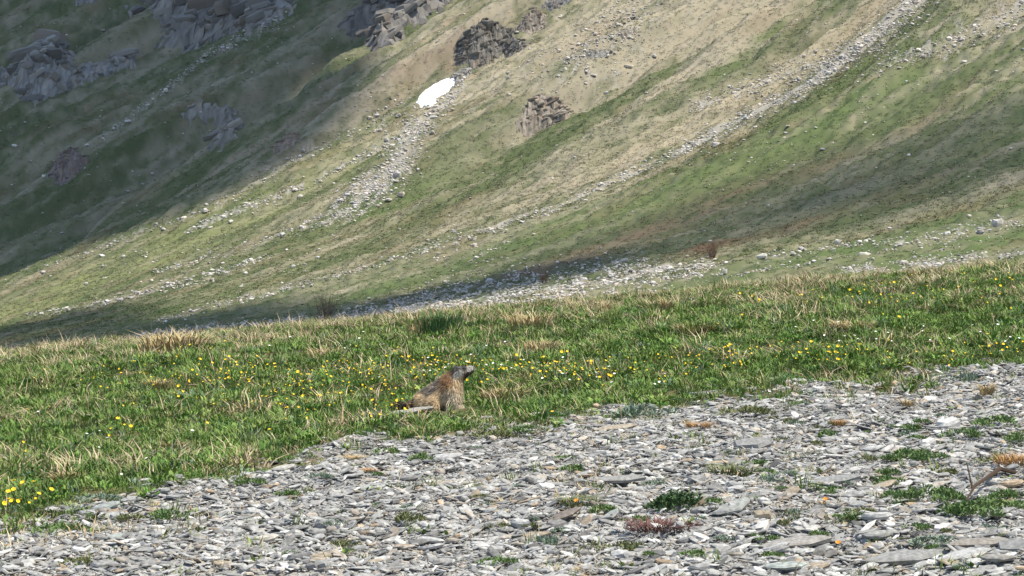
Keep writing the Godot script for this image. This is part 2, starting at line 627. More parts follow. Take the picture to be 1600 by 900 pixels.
func make_clouds() -> void:
	# fair-weather clouds high above the slope: their shadows lie on it
	var m := matte(Color(0.85, 0.86, 0.88), 1.0, 0.0)
	m.transparency = BaseMaterial3D.TRANSPARENCY_ALPHA
	m.albedo_color.a = 0.8
	var thin: StandardMaterial3D = m.duplicate()
	thin.albedo_color.a = 0.075
	var middling: StandardMaterial3D = m.duplicate()
	middling.albedo_color.a = 0.5
	for a in [
		[[-120, 20, 60], [-10, 130, 48], [110, 40, 58], [240, 10, 44], [280, 95, 24], [385, 15, 24], [490, -10, 19], [610, -60, 20], [-10, 255, 32], [-120, 320, 46], [140, 192, 22]],
		[[-100, 555, 17], [60, 540, 12], [200, 524, 9], [330, 510, 8], [450, 496, 7], [560, 484, 7], [680, 464, 7], [760, 446, 6], [840, 430, 6]],
		[[1010, 370, 13], [1150, 340, 15], [1300, 310, 16], [1450, 285, 16], [1600, 260, 18]],
	]:
		var st := SurfaceTool.new()
		st.begin(Mesh.PRIMITIVE_TRIANGLES)
		for e in a:
			var p: Vector3 = far_hit(e[0], e[1]) + SUN * 620.0
			puff(st, p, e[2])
			for k in 5:
				puff(st, p + Vector3(r(-1, 1), r(0.0, 0.3), r(-1, 1)) * float(e[2]) * 0.85, e[2] * r(0.25, 0.5))
		var o := put("cloud", st.commit(), thin if a[0][0] == 1010 else middling if a[0][1] == 555 else m)
		o.set_meta("kind", "structure")

func puff(st: SurfaceTool, at: Vector3, radius: float) -> void:
	var nu := 18
	var nv := 10
	var ring := []
	for i in nv + 1:
		var la := PI * i / nv - PI / 2
		var line := []
		for j in nu + 1:
			var lo := TAU * (j % nu) / nu
			var dir := Vector3(cos(la) * cos(lo), sin(la) * 0.45, cos(la) * sin(lo))
			var w := 1.0 + 0.5 * noise.get_noise_3d((at.x + dir.x * radius) * 2.5, dir.y * 120.0, (at.z + dir.z * radius) * 2.5)
			line.append(at + dir * radius * w)
		ring.append(line)
	for i in nv:
		for j in nu:
			face(st, ring[i][j], ring[i][j + 1], ring[i + 1][j + 1], at)
			face(st, ring[i][j], ring[i + 1][j + 1], ring[i + 1][j], at)

# ---------------------------------------------------------------- rock outcrops, snow, boulders
func inside(poly: PackedVector2Array, p: Vector2) -> float:
	# signed distance: positive inside
	var best := 1e9
	for i in poly.size():
		var a := poly[i]
		var b := poly[(i + 1) % poly.size()]
		best = minf(best, Geometry2D.get_closest_point_to_segment(p, a, b).distance_to(p))
	return best if Geometry2D.is_point_in_polygon(p, poly) else -best

func make_outcrops() -> void:
	# pixels round each outcrop, its height in metres, its rock colour, label
	for a in [
		[[[205, -12], [300, -14], [440, -10], [458, 14], [420, 40], [385, 55], [330, 62], [275, 80], [240, 68], [262, 50], [240, 30], [200, 20]], 5.5, Color(0.19, 0.188, 0.182), "largest grey cliff on the shaded upper slope, broken into upright ribs"],
		[[[-20, 110], [20, 98], [60, 85], [100, 68], [112, 80], [115, 105], [160, 95], [210, 84], [212, 105], [165, 120], [115, 140], [85, 150], [55, 166], [20, 140], [-20, 145]], 4.0, Color(0.21, 0.212, 0.21), "blue grey cliff with smooth slabs, below the largest cliff on the shaded slope"],
		[[[282, 180], [300, 162], [330, 158], [365, 165], [378, 190], [372, 215], [345, 232], [325, 236], [338, 210], [335, 190], [310, 178], [290, 192]], 2.4, Color(0.2, 0.195, 0.18), "hook-shaped speckled grey rocks beside the shaded grass crease"],
		[[[75, 275], [85, 250], [110, 245], [142, 252], [128, 268], [112, 282], [90, 292]], 2.4, Color(0.17, 0.145, 0.135), "small dark brown outcrop low on the shaded slope"],
		[[[525, 45], [545, 22], [600, 0], [640, -14], [720, -14], [690, 15], [655, 35], [632, 55], [605, 73], [572, 72], [575, 55], [545, 60]], 3.2, Color(0.155, 0.15, 0.145), "long dark slabby outcrop dipping with the shaded slope"],
		[[[708, 75], [722, 52], [760, 42], [795, 50], [832, 65], [815, 80], [785, 85], [770, 98], [740, 110], [712, 104]], 4.0, Color(0.14, 0.132, 0.12), "dark fissured crag directly above the snow patch"],
		[[[804, 42], [815, 32], [840, 25], [857, 30], [852, 44], [830, 54], [812, 52]], 1.9, Color(0.22, 0.195, 0.17), "small rounded crag up the slope from the fissured crag"],
		[[[804, 192], [815, 175], [830, 158], [855, 152], [880, 158], [893, 175], [890, 186], [870, 192], [845, 202], [830, 214], [810, 208]], 1.5, Color(0.23, 0.205, 0.175), "rounded grey and tan crag alone on the straw coloured slope"],
		[[[964, 55], [980, 42], [995, 44], [992, 56], [975, 64]], 0.9, Color(0.25, 0.235, 0.21), "low ledge of rocks high on the straw slope"],
		[[[910, 84], [930, 74], [952, 80], [940, 90], [918, 92]], 0.8, Color(0.22, 0.22, 0.21), "low ledge with a dark overhang on the straw slope"],
		[[[845, 10], [870, -10], [905, -14], [892, 4], [865, 16]], 1.8, Color(0.18, 0.18, 0.18), "dark ledge at the lip of the shaded crease"],
		[[[425, 236], [440, 222], [470, 212], [460, 226], [440, 238]], 0.7, Color(0.22, 0.19, 0.16), "thin brown ledge on the sunlit green slope"],
		[[[105, -14], [160, -14], [150, 4], [118, 8]], 1.8, Color(0.2, 0.2, 0.2), "dark ribbed ledge beside the largest cliff"],
		[[[700, 128], [720, 112], [738, 108], [735, 120], [712, 136]], 0.7, Color(0.27, 0.26, 0.24), "low heap of grey blocks at the upper end of the snow"],
	]:
		outcrop(a[0], a[1], a[2], a[3])
	# the last snow of the winter
	var poly := PackedVector2Array()
	for p in [[650, 160], [654, 150], [662, 141], [675, 134], [692, 126], [706, 119], [717, 116], [721, 119], [716, 127], [706, 138], [698, 146], [690, 151], [681, 160], [674, 167], [663, 168], [654, 165]]:
		var h := far_hit(p[0], p[1])
		poly.append(Vector2(h.x, -h.z))
	var o := put("snow_patch", cap_mesh(poly, 0.3, func(x, d, e): return 0.38 * smoothstep(0.0, 0.7, e) + noise.get_noise_2d(x * 60.0, d * 60.0) * 0.06, Color(0.88, 0.9, 0.93), 0.0, true), tinted(0.6, 0.4))
	tag(o, "small bright white snow patch lying below the dark fissured crag", "snow")

# a sheet over a polygon on the slope, raised by what rise(x, d, distance from the rim) says, sunk into the ground at the rim
func cap_mesh(poly: PackedVector2Array, cell: float, rise: Callable, c: Color, vary: float, smooth: bool) -> ArrayMesh:
	var lo := poly[0]
	var hi := poly[0]
	for p in poly:
		lo = lo.min(p)
		hi = hi.max(p)
	lo -= Vector2.ONE * cell
	hi += Vector2.ONE * cell
	# look along the fall line: more rows than columns would be wasted on long caps
	var nx := clampi(int((hi.x - lo.x) / cell), 6, 120)
	var ny := clampi(int((hi.y - lo.y) / cell), 6, 120)
	var pts := []
	var colours := []
	var in_ := []
	for i in ny + 1:
		for j in nx + 1:
			var p := Vector2(lerpf(lo.x, hi.x, float(j) / nx), lerpf(lo.y, hi.y, float(i) / ny))
			var e := inside(poly, p)
			var up: float = rise.call(p.x, p.y, e) if e > 0.0 else -0.15
			var shift := Vector2.ZERO
			if not smooth:
				shift = Vector2(noise.get_noise_2d(p.x * 230.0, p.y * 230.0), noise.get_noise_2d(p.x * 230.0 + 999.0, p.y * 230.0)) * cell * 0.9
			pts.append(Vector3(p.x + shift.x, far_height(p.x, p.y) + up, -p.y - shift.y))
			in_.append(e > -cell * 1.2)
			var f := 1.0 + vary * noise.get_noise_2d(p.x * 150.0, p.y * 60.0) + vary * 0.9 * cells.get_noise_2d(p.x * 1.7, p.y * 0.8)
			var warm := vary * clampf(noise.get_noise_2d(p.x * 45.0 + 31.0, p.y * 45.0) * 1.4 - 0.3, 0.0, 1.0)
			colours.append(Color(c.r * f * (1.0 + 0.9 * warm), c.g * f * (1.0 + 0.45 * warm), c.b * f))
	var st := SurfaceTool.new()
	st.begin(Mesh.PRIMITIVE_TRIANGLES)
	for i in ny:
		for j in nx:
			var a := i * (nx + 1) + j
			for t in [[a, a + nx + 1, a + nx + 2], [a, a + nx + 2, a + 1]]:   # clockwise from above
				if in_[t[0]] and in_[t[1]] and in_[t[2]]:
					if smooth:
						st.set_smooth_group(0)
					else:
						st.set_smooth_group(-1)
					for k in t:
						st.set_color(colours[k])
						st.add_vertex(pts[k])
	st.generate_normals()
	return st.commit()

func outcrop(pixels: Array, height: float, c: Color, label: String) -> void:
	var poly := PackedVector2Array()
	for p in pixels:
		var h := base_or_far(p[0], p[1])
		poly.append(Vector2(h.x, -h.z))
	var rise := func(x: float, d: float, e: float) -> float:
		var s := along(x, d)
		var q := across(x, d)
		var body := smoothstep(0.0, height * 0.65, e)
		var ribs := 0.5 + 0.5 * cells.get_noise_2d(q * 0.55 + noise.get_noise_2d(x * 40.0, d * 40.0) * 2.0, s * 0.22)
		var blocks := 0.5 + 0.5 * cells.get_noise_2d(q * 1.6 + 50.0, s * 0.8)
		return height * 0.85 * body * (0.25 + 0.55 * ribs + 0.3 * blocks) + 0.35 * (0.5 + 0.5 * cells.get_noise_2d(q * 2.9, s * 1.9)) + noise.get_noise_2d(x * 130.0, d * 130.0) * 0.2 - 0.1
	var size := 0.0
	for p in poly:
		size = maxf(size, p.distance_to(poly[0]))
	var low := far_hit(pixels[0][0], pixels[0][1])
	var root := Node3D.new()
	root.name = numbered("rock_outcrop")
	add_child(root)
	root.position = low
	tag(root, label, "rock", "rock outcrops on the mountainside")
	var body := put("rock_face", cap_mesh(poly, clampf(size / 90.0, 0.14, 0.5), rise, c, 0.35, false), tinted(0.9, 0.3), root)
	body.position = -low
	# the blocks it has broken into
	if block_shapes.is_empty():
		block_shapes = [slate_mesh(0.42, 6, 1.4), slate_mesh(0.55, 5, 1.6), slate_mesh(0.3, 7, 1.8), slate_mesh(0.6, 5, 1.3), slate_mesh(0.36, 6, 2.0)]
	var tones := []
	for f in [[0.6, 0.0], [0.75, 0.03], [0.9, 0.0], [1.05, 0.03], [1.35, 0.02], [0.9, 0.1]]:
		tones.append(matte(Color(c.r * f[0] * (1.0 + f[1]), c.g * f[0], c.b * f[0] * (1.0 - f[1])), 0.9, 0.3))
	var area := 0.0
	for i in poly.size():
		area += poly[i].cross(poly[(i + 1) % poly.size()]) * 0.5
	var typical := sqrt(absf(area)) * 0.062
	var lo := poly[0]
	var hi := poly[0]
	for p in poly:
		lo = lo.min(p)
		hi = hi.max(p)
	var strike := r(-0.3, 0.3)
	var made := 0
	var tries := 0
	var most := 230 if height > 3.0 else 110
	while made < most and tries < 3000:
		tries += 1
		var p := Vector2(r(lo.x, hi.x), r(lo.y, hi.y))
		var e := inside(poly, p)
		if e < 0.05 or (made > most / 2 and e < typical):
			continue
		made += 1
		var k := typical * exp(rng.randfn() * 0.45) * (0.6 + 0.5 * smoothstep(0.0, height, e))
		var up: float = rise.call(p.x, p.y, e)
		var b := put("block", block_shapes[rng.randi() % 5], tones[rng.randi() % 6], root)
		b.transform = turned(strike + rng.randfn() * 0.22, rng.randfn() * 0.22 + 0.3, rng.randfn() * 0.18 + 0.35, Vector3(k * r(1.0, 2.0), k * r(0.8, 1.5) * (1.5 if height > 3.5 else 1.0), k), Vector3(p.x, far_height(p.x, p.y) + up + k * 0.22, -p.y) - low)

var block_shapes := []

func base_or_far(u: float, v: float) -> Vector3:
	return far_hit(u, v)

func rock_mesh(sides: int, squat: float) -> ArrayMesh:
	var st := SurfaceTool.new()
	st.begin(Mesh.PRIMITIVE_TRIANGLES)
	var levels := [-0.5, -0.1, 0.28, 0.48]
	var grow := [0.75, 1.0, 0.88, 0.5]
	var ring := []
	for l in 4:
		var line := []
		for i in sides:
			var a := TAU * (i + r(-0.25, 0.25)) / sides
			var k: float = grow[l] * r(0.78, 1.08) * 0.5
			line.append(Vector3(cos(a) * k, (levels[l] + r(-0.06, 0.06)) * squat, sin(a) * k))
		ring.append(line)
	var o := Vector3.ZERO
	var top := Vector3(r(-0.1, 0.1), 0.55 * squat, r(-0.1, 0.1))
	for i in sides:
		var j := (i + 1) % sides
		for l in 3:
			face(st, ring[l][i], ring[l][j], ring[l + 1][i], o)
			face(st, ring[l][j], ring[l + 1][j], ring[l + 1][i], o)
		face(st, ring[3][i], ring[3][j], top, o)
	return st.commit()

func make_hill_things() -> void:
	# loose stones along the streaks and strewn over the grass
	var kinds := [Cloud_of_copies.new(), Cloud_of_copies.new(), Cloud_of_copies.new()]
	for a in streaks:
		var pts: Array = a[0]
		for k in pts.size() - 1:
			var p: Array = pts[k]
			var q: Array = pts[k + 1]
			var long := Vector2(p[0] - q[0], p[1] - q[1]).length()
			var n := int(long * (p[2] + q[2]) * 0.5 * (0.2 if p[1] < 400 else 0.5) * a[1])
			for m in n:
				var f := rng.randf()
				var w: float = lerpf(p[2], q[2], f)
				var lane := noise.get_noise_2d(lerpf(p[0], q[0], f) * 3.0, float(m % 3) * 300.0) * 1.3 + (m % 3 - 1) * 0.3
				add_hill_stone(kinds, lerpf(p[0], q[0], f) + w * 0.3 * rng.randfn(), lerpf(p[1], q[1], f) + w * (lane * 0.6 + 0.25 * rng.randfn()), 1.8)
	for i in 1500:
		add_hill_stone(kinds, r(-60, 1660), r(10, 520), 1.7)
	for a in [[560, 300, 60, 40, 160], [300, 420, 160, 40, 160], [700, 390, 80, 40, 120], [1180, 240, 90, 40, 90], [1320, 130, 80, 40, 80], [960, 70, 60, 40, 110], [1450, 390, 120, 20, 90], [620, 180, 50, 30, 110], [420, 35, 30, 20, 60], [850, 100, 60, 30, 60]]:
		for i in a[4]:
			add_hill_stone(kinds, a[0] + a[2] * rng.randfn() * 0.6, a[1] + a[3] * rng.randfn() * 0.6, 2.2)
	var holder := Node3D.new()
	holder.name = "hillside_stones"
	holder.set_meta("kind", "stuff")
	tag(holder, "pale loose stones strewn over the mountainside and along its scree streaks", "stones")
	add_child(holder)
	var m := tinted(0.9, 0.3)
	for k in 3:
		scatter("loose_stones", rock_mesh(6 + k, [0.55, 0.4, 0.7][k]), m, kinds[k], holder)
	# grass clumps that roughen the slope
	var clumps := Cloud_of_copies.new()
	var tall := Cloud_of_copies.new()
	var first := row_of(150.0)
	var last := row_of(600.0)
	for i in 420000:
		var ri := rng.randi_range(first, last)
		var ci := rng.randi_range(20, NC - 20)
		if i > 400000:
			ri = rng.randi_range(row_of(100.0), row_of(160.0))
		var at := ri * NC + ci
		var spot := hill_pos[at]
		if HORIZON - (spot.y - 1.6) * FOCAL / -spot.z < -40.0 or hill_stone[at] > 0.45:
			continue
		var p := spot.lerp(hill_pos[at + NC + 1], rng.randf())
		p.x += r(-0.1, 0.1)
		var c := hill_col[at]
		var f := r(0.8, 1.65)
		c = c.lerp(Color(0.36, 0.32, 0.22) if rng.randf() < 0.5 else Color(0.075, 0.095, 0.045), rng.randf() * 0.4)
		var size := r(0.18, 0.52) * (0.7 + 0.3 * -p.z / 250.0)
		var list: Cloud_of_copies = clumps if rng.randf() < 0.8 else tall
		list.where.append(turned(r(0, TAU), r(-0.2, 0.2), r(-0.2, 0.2), Vector3(size, size * r(0.35, 0.7), size), p))
		list.tint.append(Color(c.r * f * r(0.93, 1.07), c.g * f, c.b * f * r(0.9, 1.1)))
	var g := Node3D.new()
	g.name = "hillside_grass"
	g.set_meta("kind", "stuff")
	tag(g, "short dry and green mountain grass covering the far slope", "grass")
	add_child(g)
	var gm := tinted(0.95, 0.1)
	gm.backlight_enabled = true
	gm.backlight = Color(0.45, 0.45, 0.3)
	scatter("grass_clumps", tuft_mesh(14, 0.45, 0.12, 0.32, 0.12, 1.8), gm, clumps, g)
	scatter("grass_clumps", tuft_mesh(12, 0.32, 0.25, 0.5, 0.08, 1.2), gm, tall, g)
	# boulders that can be told apart
	var bm := [slate_mesh(0.6, 6, 1.15), slate_mesh(0.4, 7, 1.3), slate_mesh(0.75, 5, 1.1)]
	for a in [
		[627, 305, 15, 0, Color(0.42, 0.37, 0.30), "tan boulder on lush grass beside the stony gully"],
		[590, 322, 10, 1, Color(0.40, 0.35, 0.29), "small tan boulder just downhill of the tan boulder"],
		[68, 276, 9, 0, Color(0.55, 0.56, 0.56), "white stone beside the small dark brown outcrop"],
		[200, 190, 12, 1, Color(0.5, 0.51, 0.5), "largest white stone of the line across the shaded slope"],
		[136, 227, 9, 1, Color(0.5, 0.51, 0.5), "lone white stone where the shaded line of stones ends"],
		[135, 444, 9, 0, Color(0.45, 0.43, 0.39), "round grey boulder on the yellow green lower slope"],
		[163, 436, 8, 2, Color(0.45, 0.43, 0.39), "boulder uphill of the round grey boulder on yellow green slope"],
		[1212, 443, 20, 1, Color(0.36, 0.36, 0.34), "grey block at the foot of the valley beyond the meadow crest"],
		[1222, 438, 16, 1, Color(0.28, 0.23, 0.19), "brown slab leaning on the grey block beyond the meadow crest"],
		[1200, 446, 11, 2, Color(0.42, 0.43, 0.42), "pale block in front of the brown slab beyond the meadow crest"],
		[1350, 400, 21, 1, Color(0.48, 0.45, 0.40), "long pale boulder alone on the green valley floor"],
		[1190, 402, 20, 1, Color(0.40, 0.40, 0.37), "flat grey slab at the lower end of the broken stone line"],
		[1310, 380, 16, 0, Color(0.44, 0.43, 0.40), "squat pale block within the broken stone line on the valley floor"],
		[1480, 368, 24, 1, Color(0.44, 0.43, 0.40), "widest pale slab of the broken stone line on the valley floor"],
		[1560, 352, 26, 0, Color(0.36, 0.35, 0.33), "dark edged block at the upper end of the broken stone line"],
		[1132, 425, 9, 2, Color(0.42, 0.41, 0.38), "small block at the tail of the wide stony strip"],
		[1020, 443, 14, 1, Color(0.44, 0.43, 0.40), "flat tan block at the near rim of the wide stony strip"],
		[510, 497, 8, 1, Color(0.40, 0.40, 0.38), "small grey rock at the foot of the leafless shrub"],
		[1352, 193, 11, 1, Color(0.5, 0.49, 0.46), "white stone on green grass below the long scree streak"],
		[1180, 200, 9, 0, Color(0.55, 0.53, 0.5), "white boulder at the lower rim of the long scree streak"],
		[983, 105, 16, 1, Color(0.42, 0.38, 0.31), "pale tan boulder in the middle of the straw slope"],
	]:
		var p := far_hit(a[0], a[1])
		var size: float = a[2] * -p.z / FOCAL * 0.8
		var o := put("boulder", bm[a[3]], matte(a[4], 0.9, 0.3))
		o.transform = turned(r(0, TAU), r(-0.12, 0.12), r(-0.15, 0.15), Vector3(size * 1.15, size, size * 0.9), p + Vector3(0, size * 0.12, 0))
		tag(o, a[5], "boulder", "boulders on the mountainside and valley floor")
	# leafless shrubs
	shrub(510, 500, 52, "leafless grey brown shrub standing at the far end of the stony strip", Color(0.16, 0.105, 0.08), 42)
	shrub(1112, 404, 34, "low reddish brown leafless shrub where the wide stony strip thins out", Color(0.115, 0.07, 0.05), 46)
	shrub(850, 440, 22, "low dark reddish shrub on the upper rim of the wide stony strip", Color(0.14, 0.075, 0.05), 45)

func add_hill_stone(kinds: Array, u: float, v: float, pixels: float) -> void:
	var p := far_hit(u, v)
	if -p.z > 700.0:
		return
	var size := pixels * exp(rng.randfn() * 0.5) * -p.z / FOCAL * 1.1
	var k: Cloud_of_copies = kinds[rng.randi() % 3]
	k.where.append(turned(r(0, TAU), r(-0.3, 0.3), r(-0.3, 0.3), Vector3(size * r(1.0, 1.7), size * r(0.7, 1.1), size), p + Vector3(0, size * 0.08, 0)))
	var b := r(0.26, 0.56)
	var w := r(0.0, 0.12)
	k.tint.append(Color(b * (1.0 + w), b, b * (1.0 - w)))

func shrub(u: float, v: float, pixels: float, label: String, c: Color, stems: int) -> void:
	var p := far_hit(u, v)
	var size := pixels * -p.z / FOCAL
	var root := Node3D.new()
	root.name = numbered("leafless_shrub")
	add_child(root)
	root.position = p
	tag(root, label, "shrub", "leafless shrubs by the stony strip")
	var m := matte(c, 0.95, 0.1)
	var st := SurfaceTool.new()
	st.begin(Mesh.PRIMITIVE_TRIANGLES)
	var tw := SurfaceTool.new()
	tw.begin(Mesh.PRIMITIVE_TRIANGLES)
	for i in stems:
		var a := r(0, TAU)
		var at := Vector3(cos(a), 0, sin(a)) * r(0.0, 0.16) * size - Vector3(0, 0.05, 0)
		var dir := (Vector3(cos(a) * r(0.05, 0.6), 1.0, sin(a) * r(0.05, 0.6))).normalized()
		var len := size * r(0.4, 0.75)
		var rad := size * 0.008
		for k in 4:
			dir = (dir + Vector3(r(-0.2, 0.2), r(-0.05, 0.2), r(-0.2, 0.2))).normalized()
			var b := at + dir * len * 0.35
			tube(st, at, b, rad, rad * 0.7, 3)
			for e in 2:
				var td := (dir + Vector3(r(-0.8, 0.8), r(-0.1, 0.5), r(-0.8, 0.8))).normalized()
				tube(tw, b, b + td * len * r(0.15, 0.35), rad * 0.55, rad * 0.25, 3)
			at = b
			rad *= 0.75
	put("stems", st.commit(), m, root)
	put("twigs", tw.commit(), m, root).set_meta("kind", "stuff")

# ---------------------------------------------------------------- the marmot
var marmot_at := Vector3.ZERO
var bones := []

func body_distance(p: Vector3) -> float:
	var total := 0.0
	var k := 55.0
	for b in bones:
		var a: Vector3 = b[0]
		var e: Vector3 = b[1]
		var ab := e - a
		var t := clampf((p - a).dot(ab) / maxf(ab.length_squared(), 1e-6), 0.0, 1.0)
		var q := (p - a - ab * t)
		var d: float = q.length() - lerpf(b[2], b[3], t)
		total += exp(-k * d)
	return -log(total) / k

func coat(p: Vector3) -> Color:
	# the colours of the coat, by place on the body (metres: x forward, y up, z to the near side)
	var back := Color(0.125, 0.11, 0.098)
	var c := Color(0.48, 0.355, 0.215)
	var spine := p.x * 0.70 + 0.214      # height of the back line over x
	c = c.lerp(Color(0.48, 0.41, 0.30), smoothstep(-0.02, 0.09, p.x) * smoothstep(0.20, 0.08, p.y))
	c = c.lerp(back, smoothstep(spine - 0.075, spine - 0.035, p.y))
	c = c.lerp(Color(0.22, 0.12, 0.06), smoothstep(-0.03, 0.03, p.x) * smoothstep(0.11, 0.075, p.x) * smoothstep(spine - 0.12, spine - 0.06, p.y))
	c = c.lerp(Color(0.62, 0.45, 0.26), smoothstep(-0.09, -0.14, p.x) * smoothstep(0.15, 0.10, p.y))
	c = c.lerp(Color(0.26, 0.19, 0.12), smoothstep(-0.11, -0.06, p.x) * smoothstep(0.0, -0.05, p.x) * smoothstep(0.10, 0.05, p.y) * 0.6)
	# neck and head
	if p.x > 0.085 and p.y > 0.215:
		var y := p.y - 0.22 * (p.x - 0.13)     # along the raised head
		c = c.lerp(Color(0.34, 0.32, 0.28), smoothstep(0.222, 0.25, y) * smoothstep(0.085, 0.105, p.x))
		c = c.lerp(Color(0.10, 0.095, 0.09), smoothstep(0.285, 0.297, y) * smoothstep(0.195, 0.175, p.x))
		c = c.lerp(Color(0.05, 0.045, 0.04), smoothstep(0.022, 0.010, Vector2(p.x - 0.172, p.y - 0.298).length()))
		c = c.lerp(Color(0.09, 0.075, 0.065), smoothstep(0.018, 0.009, Vector2(p.x - 0.115, p.y - 0.298).length()))
		c = c.lerp(Color(0.33, 0.315, 0.285), smoothstep(0.186, 0.20, p.x) * smoothstep(0.268, 0.278, y))
		c = c.lerp(Color(0.07, 0.05, 0.04), smoothstep(0.150, 0.175, p.x) * smoothstep(0.268, 0.258, y))
	if p.x < -0.19:
		c = Color(0.11, 0.06, 0.035).lerp(Color(0.018, 0.016, 0.014), smoothstep(-0.21, -0.25, p.x))
	return c

func make_marmot() -> void:
	var feet := near_hit(690, 640)
	marmot_at = feet
	var root := Node3D.new()
	root.name = numbered("marmot")
	add_child(root)
	root.position = feet
	root.rotation.y = -0.12
	tag(root, "brown and grey marmot sitting up in the grass, looking to its front", "marmot")
	var side := 0.062
	bones = [
		[Vector3(-0.130, 0.068, 0), Vector3(-0.05, 0.108, 0), 0.060, 0.068],       # rump to back
		[Vector3(-0.05, 0.108, 0), Vector3(0.055, 0.180, 0), 0.068, 0.064],        # back to shoulders
		[Vector3(0.058, 0.182, 0), Vector3(0.124, 0.250, 0), 0.064, 0.040],        # neck
		[Vector3(0.128, 0.270, 0), Vector3(0.158, 0.284, 0), 0.035, 0.030],        # skull
		[Vector3(0.158, 0.282, 0), Vector3(0.220, 0.296, 0), 0.024, 0.011],        # muzzle
		[Vector3(0.158, 0.268, 0), Vector3(0.206, 0.283, 0), 0.018, 0.008],        # jaw
		[Vector3(0.088, 0.16, 0), Vector3(0.098, 0.09, 0), 0.056, 0.044],          # chest
		[Vector3(0.06, 0.080, 0), Vector3(-0.10, 0.058, 0), 0.058, 0.054],          # belly
		[Vector3(-0.14, 0.05, -0.01), Vector3(-0.215, 0.026, 0.015), 0.024, 0.015],  # tail
		[Vector3(-0.215, 0.030, 0.015), Vector3(-0.30, 0.022, 0.06), 0.016, 0.017],
		[Vector3(-0.30, 0.030, 0.06), Vector3(-0.365, 0.018, 0.09), 0.017, 0.007],
	]
	for z in [-1.0, 1.0]:
		bones.append([Vector3(-0.115, 0.062, (side - 0.012) * z), Vector3(-0.06, 0.045, (side + 0.012) * z), 0.044, 0.032])   # thigh
		bones.append([Vector3(-0.055, 0.045, (side + 0.012) * z), Vector3(-0.105, 0.018, (side + 0.01) * z), 0.026, 0.017])   # shank
		bones.append([Vector3(-0.105, 0.014, (side + 0.01) * z), Vector3(-0.03, 0.008, (side + 0.028) * z), 0.016, 0.014])   # hind foot
		bones.append([Vector3(0.085, 0.125, 0.045 * z), Vector3(0.092, 0.07, 0.052 * z), 0.034, 0.023])   # upper arm
		bones.append([Vector3(0.092, 0.07, 0.052 * z), Vector3(0.112, 0.02, 0.048 * z), 0.022, 0.014])   # forearm
		bones.append([Vector3(0.112, 0.015, 0.048 * z), Vector3(0.14, 0.008, 0.05 * z), 0.014, 0.011])   # paw
		bones.append([Vector3(0.120, 0.292, 0.028 * z), Vector3(0.112, 0.305, 0.033 * z), 0.010, 0.008])   # ear
	var cell := 0.0085
	var lo := Vector3(-0.39, -0.03, -0.15)
	var n := Vector3i(75, 42, 36)
	var mesh := surface_net(lo, n, cell)
	put("body", mesh, tinted(0.85, 0.2), root)
	# fur
	var arrays := mesh.surface_get_arrays(0)
	var vs: PackedVector3Array = arrays[Mesh.ARRAY_VERTEX]
	var ns: PackedVector3Array = arrays[Mesh.ARRAY_NORMAL]
	var st := SurfaceTool.new()
	st.begin(Mesh.PRIMITIVE_TRIANGLES)
	for i in 10000:
		var k := rng.randi() % vs.size()
		var p := vs[k] + Vector3(r(-1, 1), r(-1, 1), r(-1, 1)) * 0.004
		var nn := ns[k]
		var head := p.x > 0.12 and p.y > 0.22
		var flow := Vector3(-0.8, -0.7, 0)
		if p.x > 0.03:
			flow = Vector3(-0.3, -1.0, 0)
		if p.x < -0.17 and p.y < 0.07:
			flow = Vector3(-1, -0.1, 0.25)
		flow = (flow - nn * flow.dot(nn)).normalized() + nn * 0.45 + Vector3(r(-1, 1), r(-1, 1), r(-1, 1)) * 0.22
		flow = flow.normalized()
		var len := (r(0.008, 0.014) if head else r(0.016, 0.034))
		var w := flow.cross(nn).normalized() * r(0.0016, 0.0032)
		var f := r(0.68, 1.36)
		var c := coat(p)
		c = Color(c.r * f, c.g * f, c.b * f)
		if not head and rng.randf() < 0.14:
			c = c.lerp(Color(0.5, 0.42, 0.3), 0.6)
		if not head and rng.randf() < 0.12:
			c = c.lerp(Color(0.04, 0.03, 0.025), 0.7)
		st.set_color(c)
		face(st, p - w, p + w, p + flow * len, p - nn)
	put("fur", st.commit(), tinted(0.8, 0.25), root).set_meta("kind", "stuff")
	for z in [-1.0, 1.0]:
		var e := put("eye", ball(0.0072), matte(Color(0.008, 0.007, 0.006), 0.3, 0.5), root)
		e.position = Vector3(0.172, 0.298, 0.0235 * z)
	var nose := put("nose", ball(0.0105), matte(Color(0.012, 0.011, 0.011), 0.4, 0.5), root)
	nose.position = Vector3(0.232, 0.299, 0)

func ball(radius: float) -> SphereMesh:
	var s := SphereMesh.new()
	s.radius = radius
	s.height = radius * 2.0
	s.radial_segments = 12
	s.rings = 6
	return s

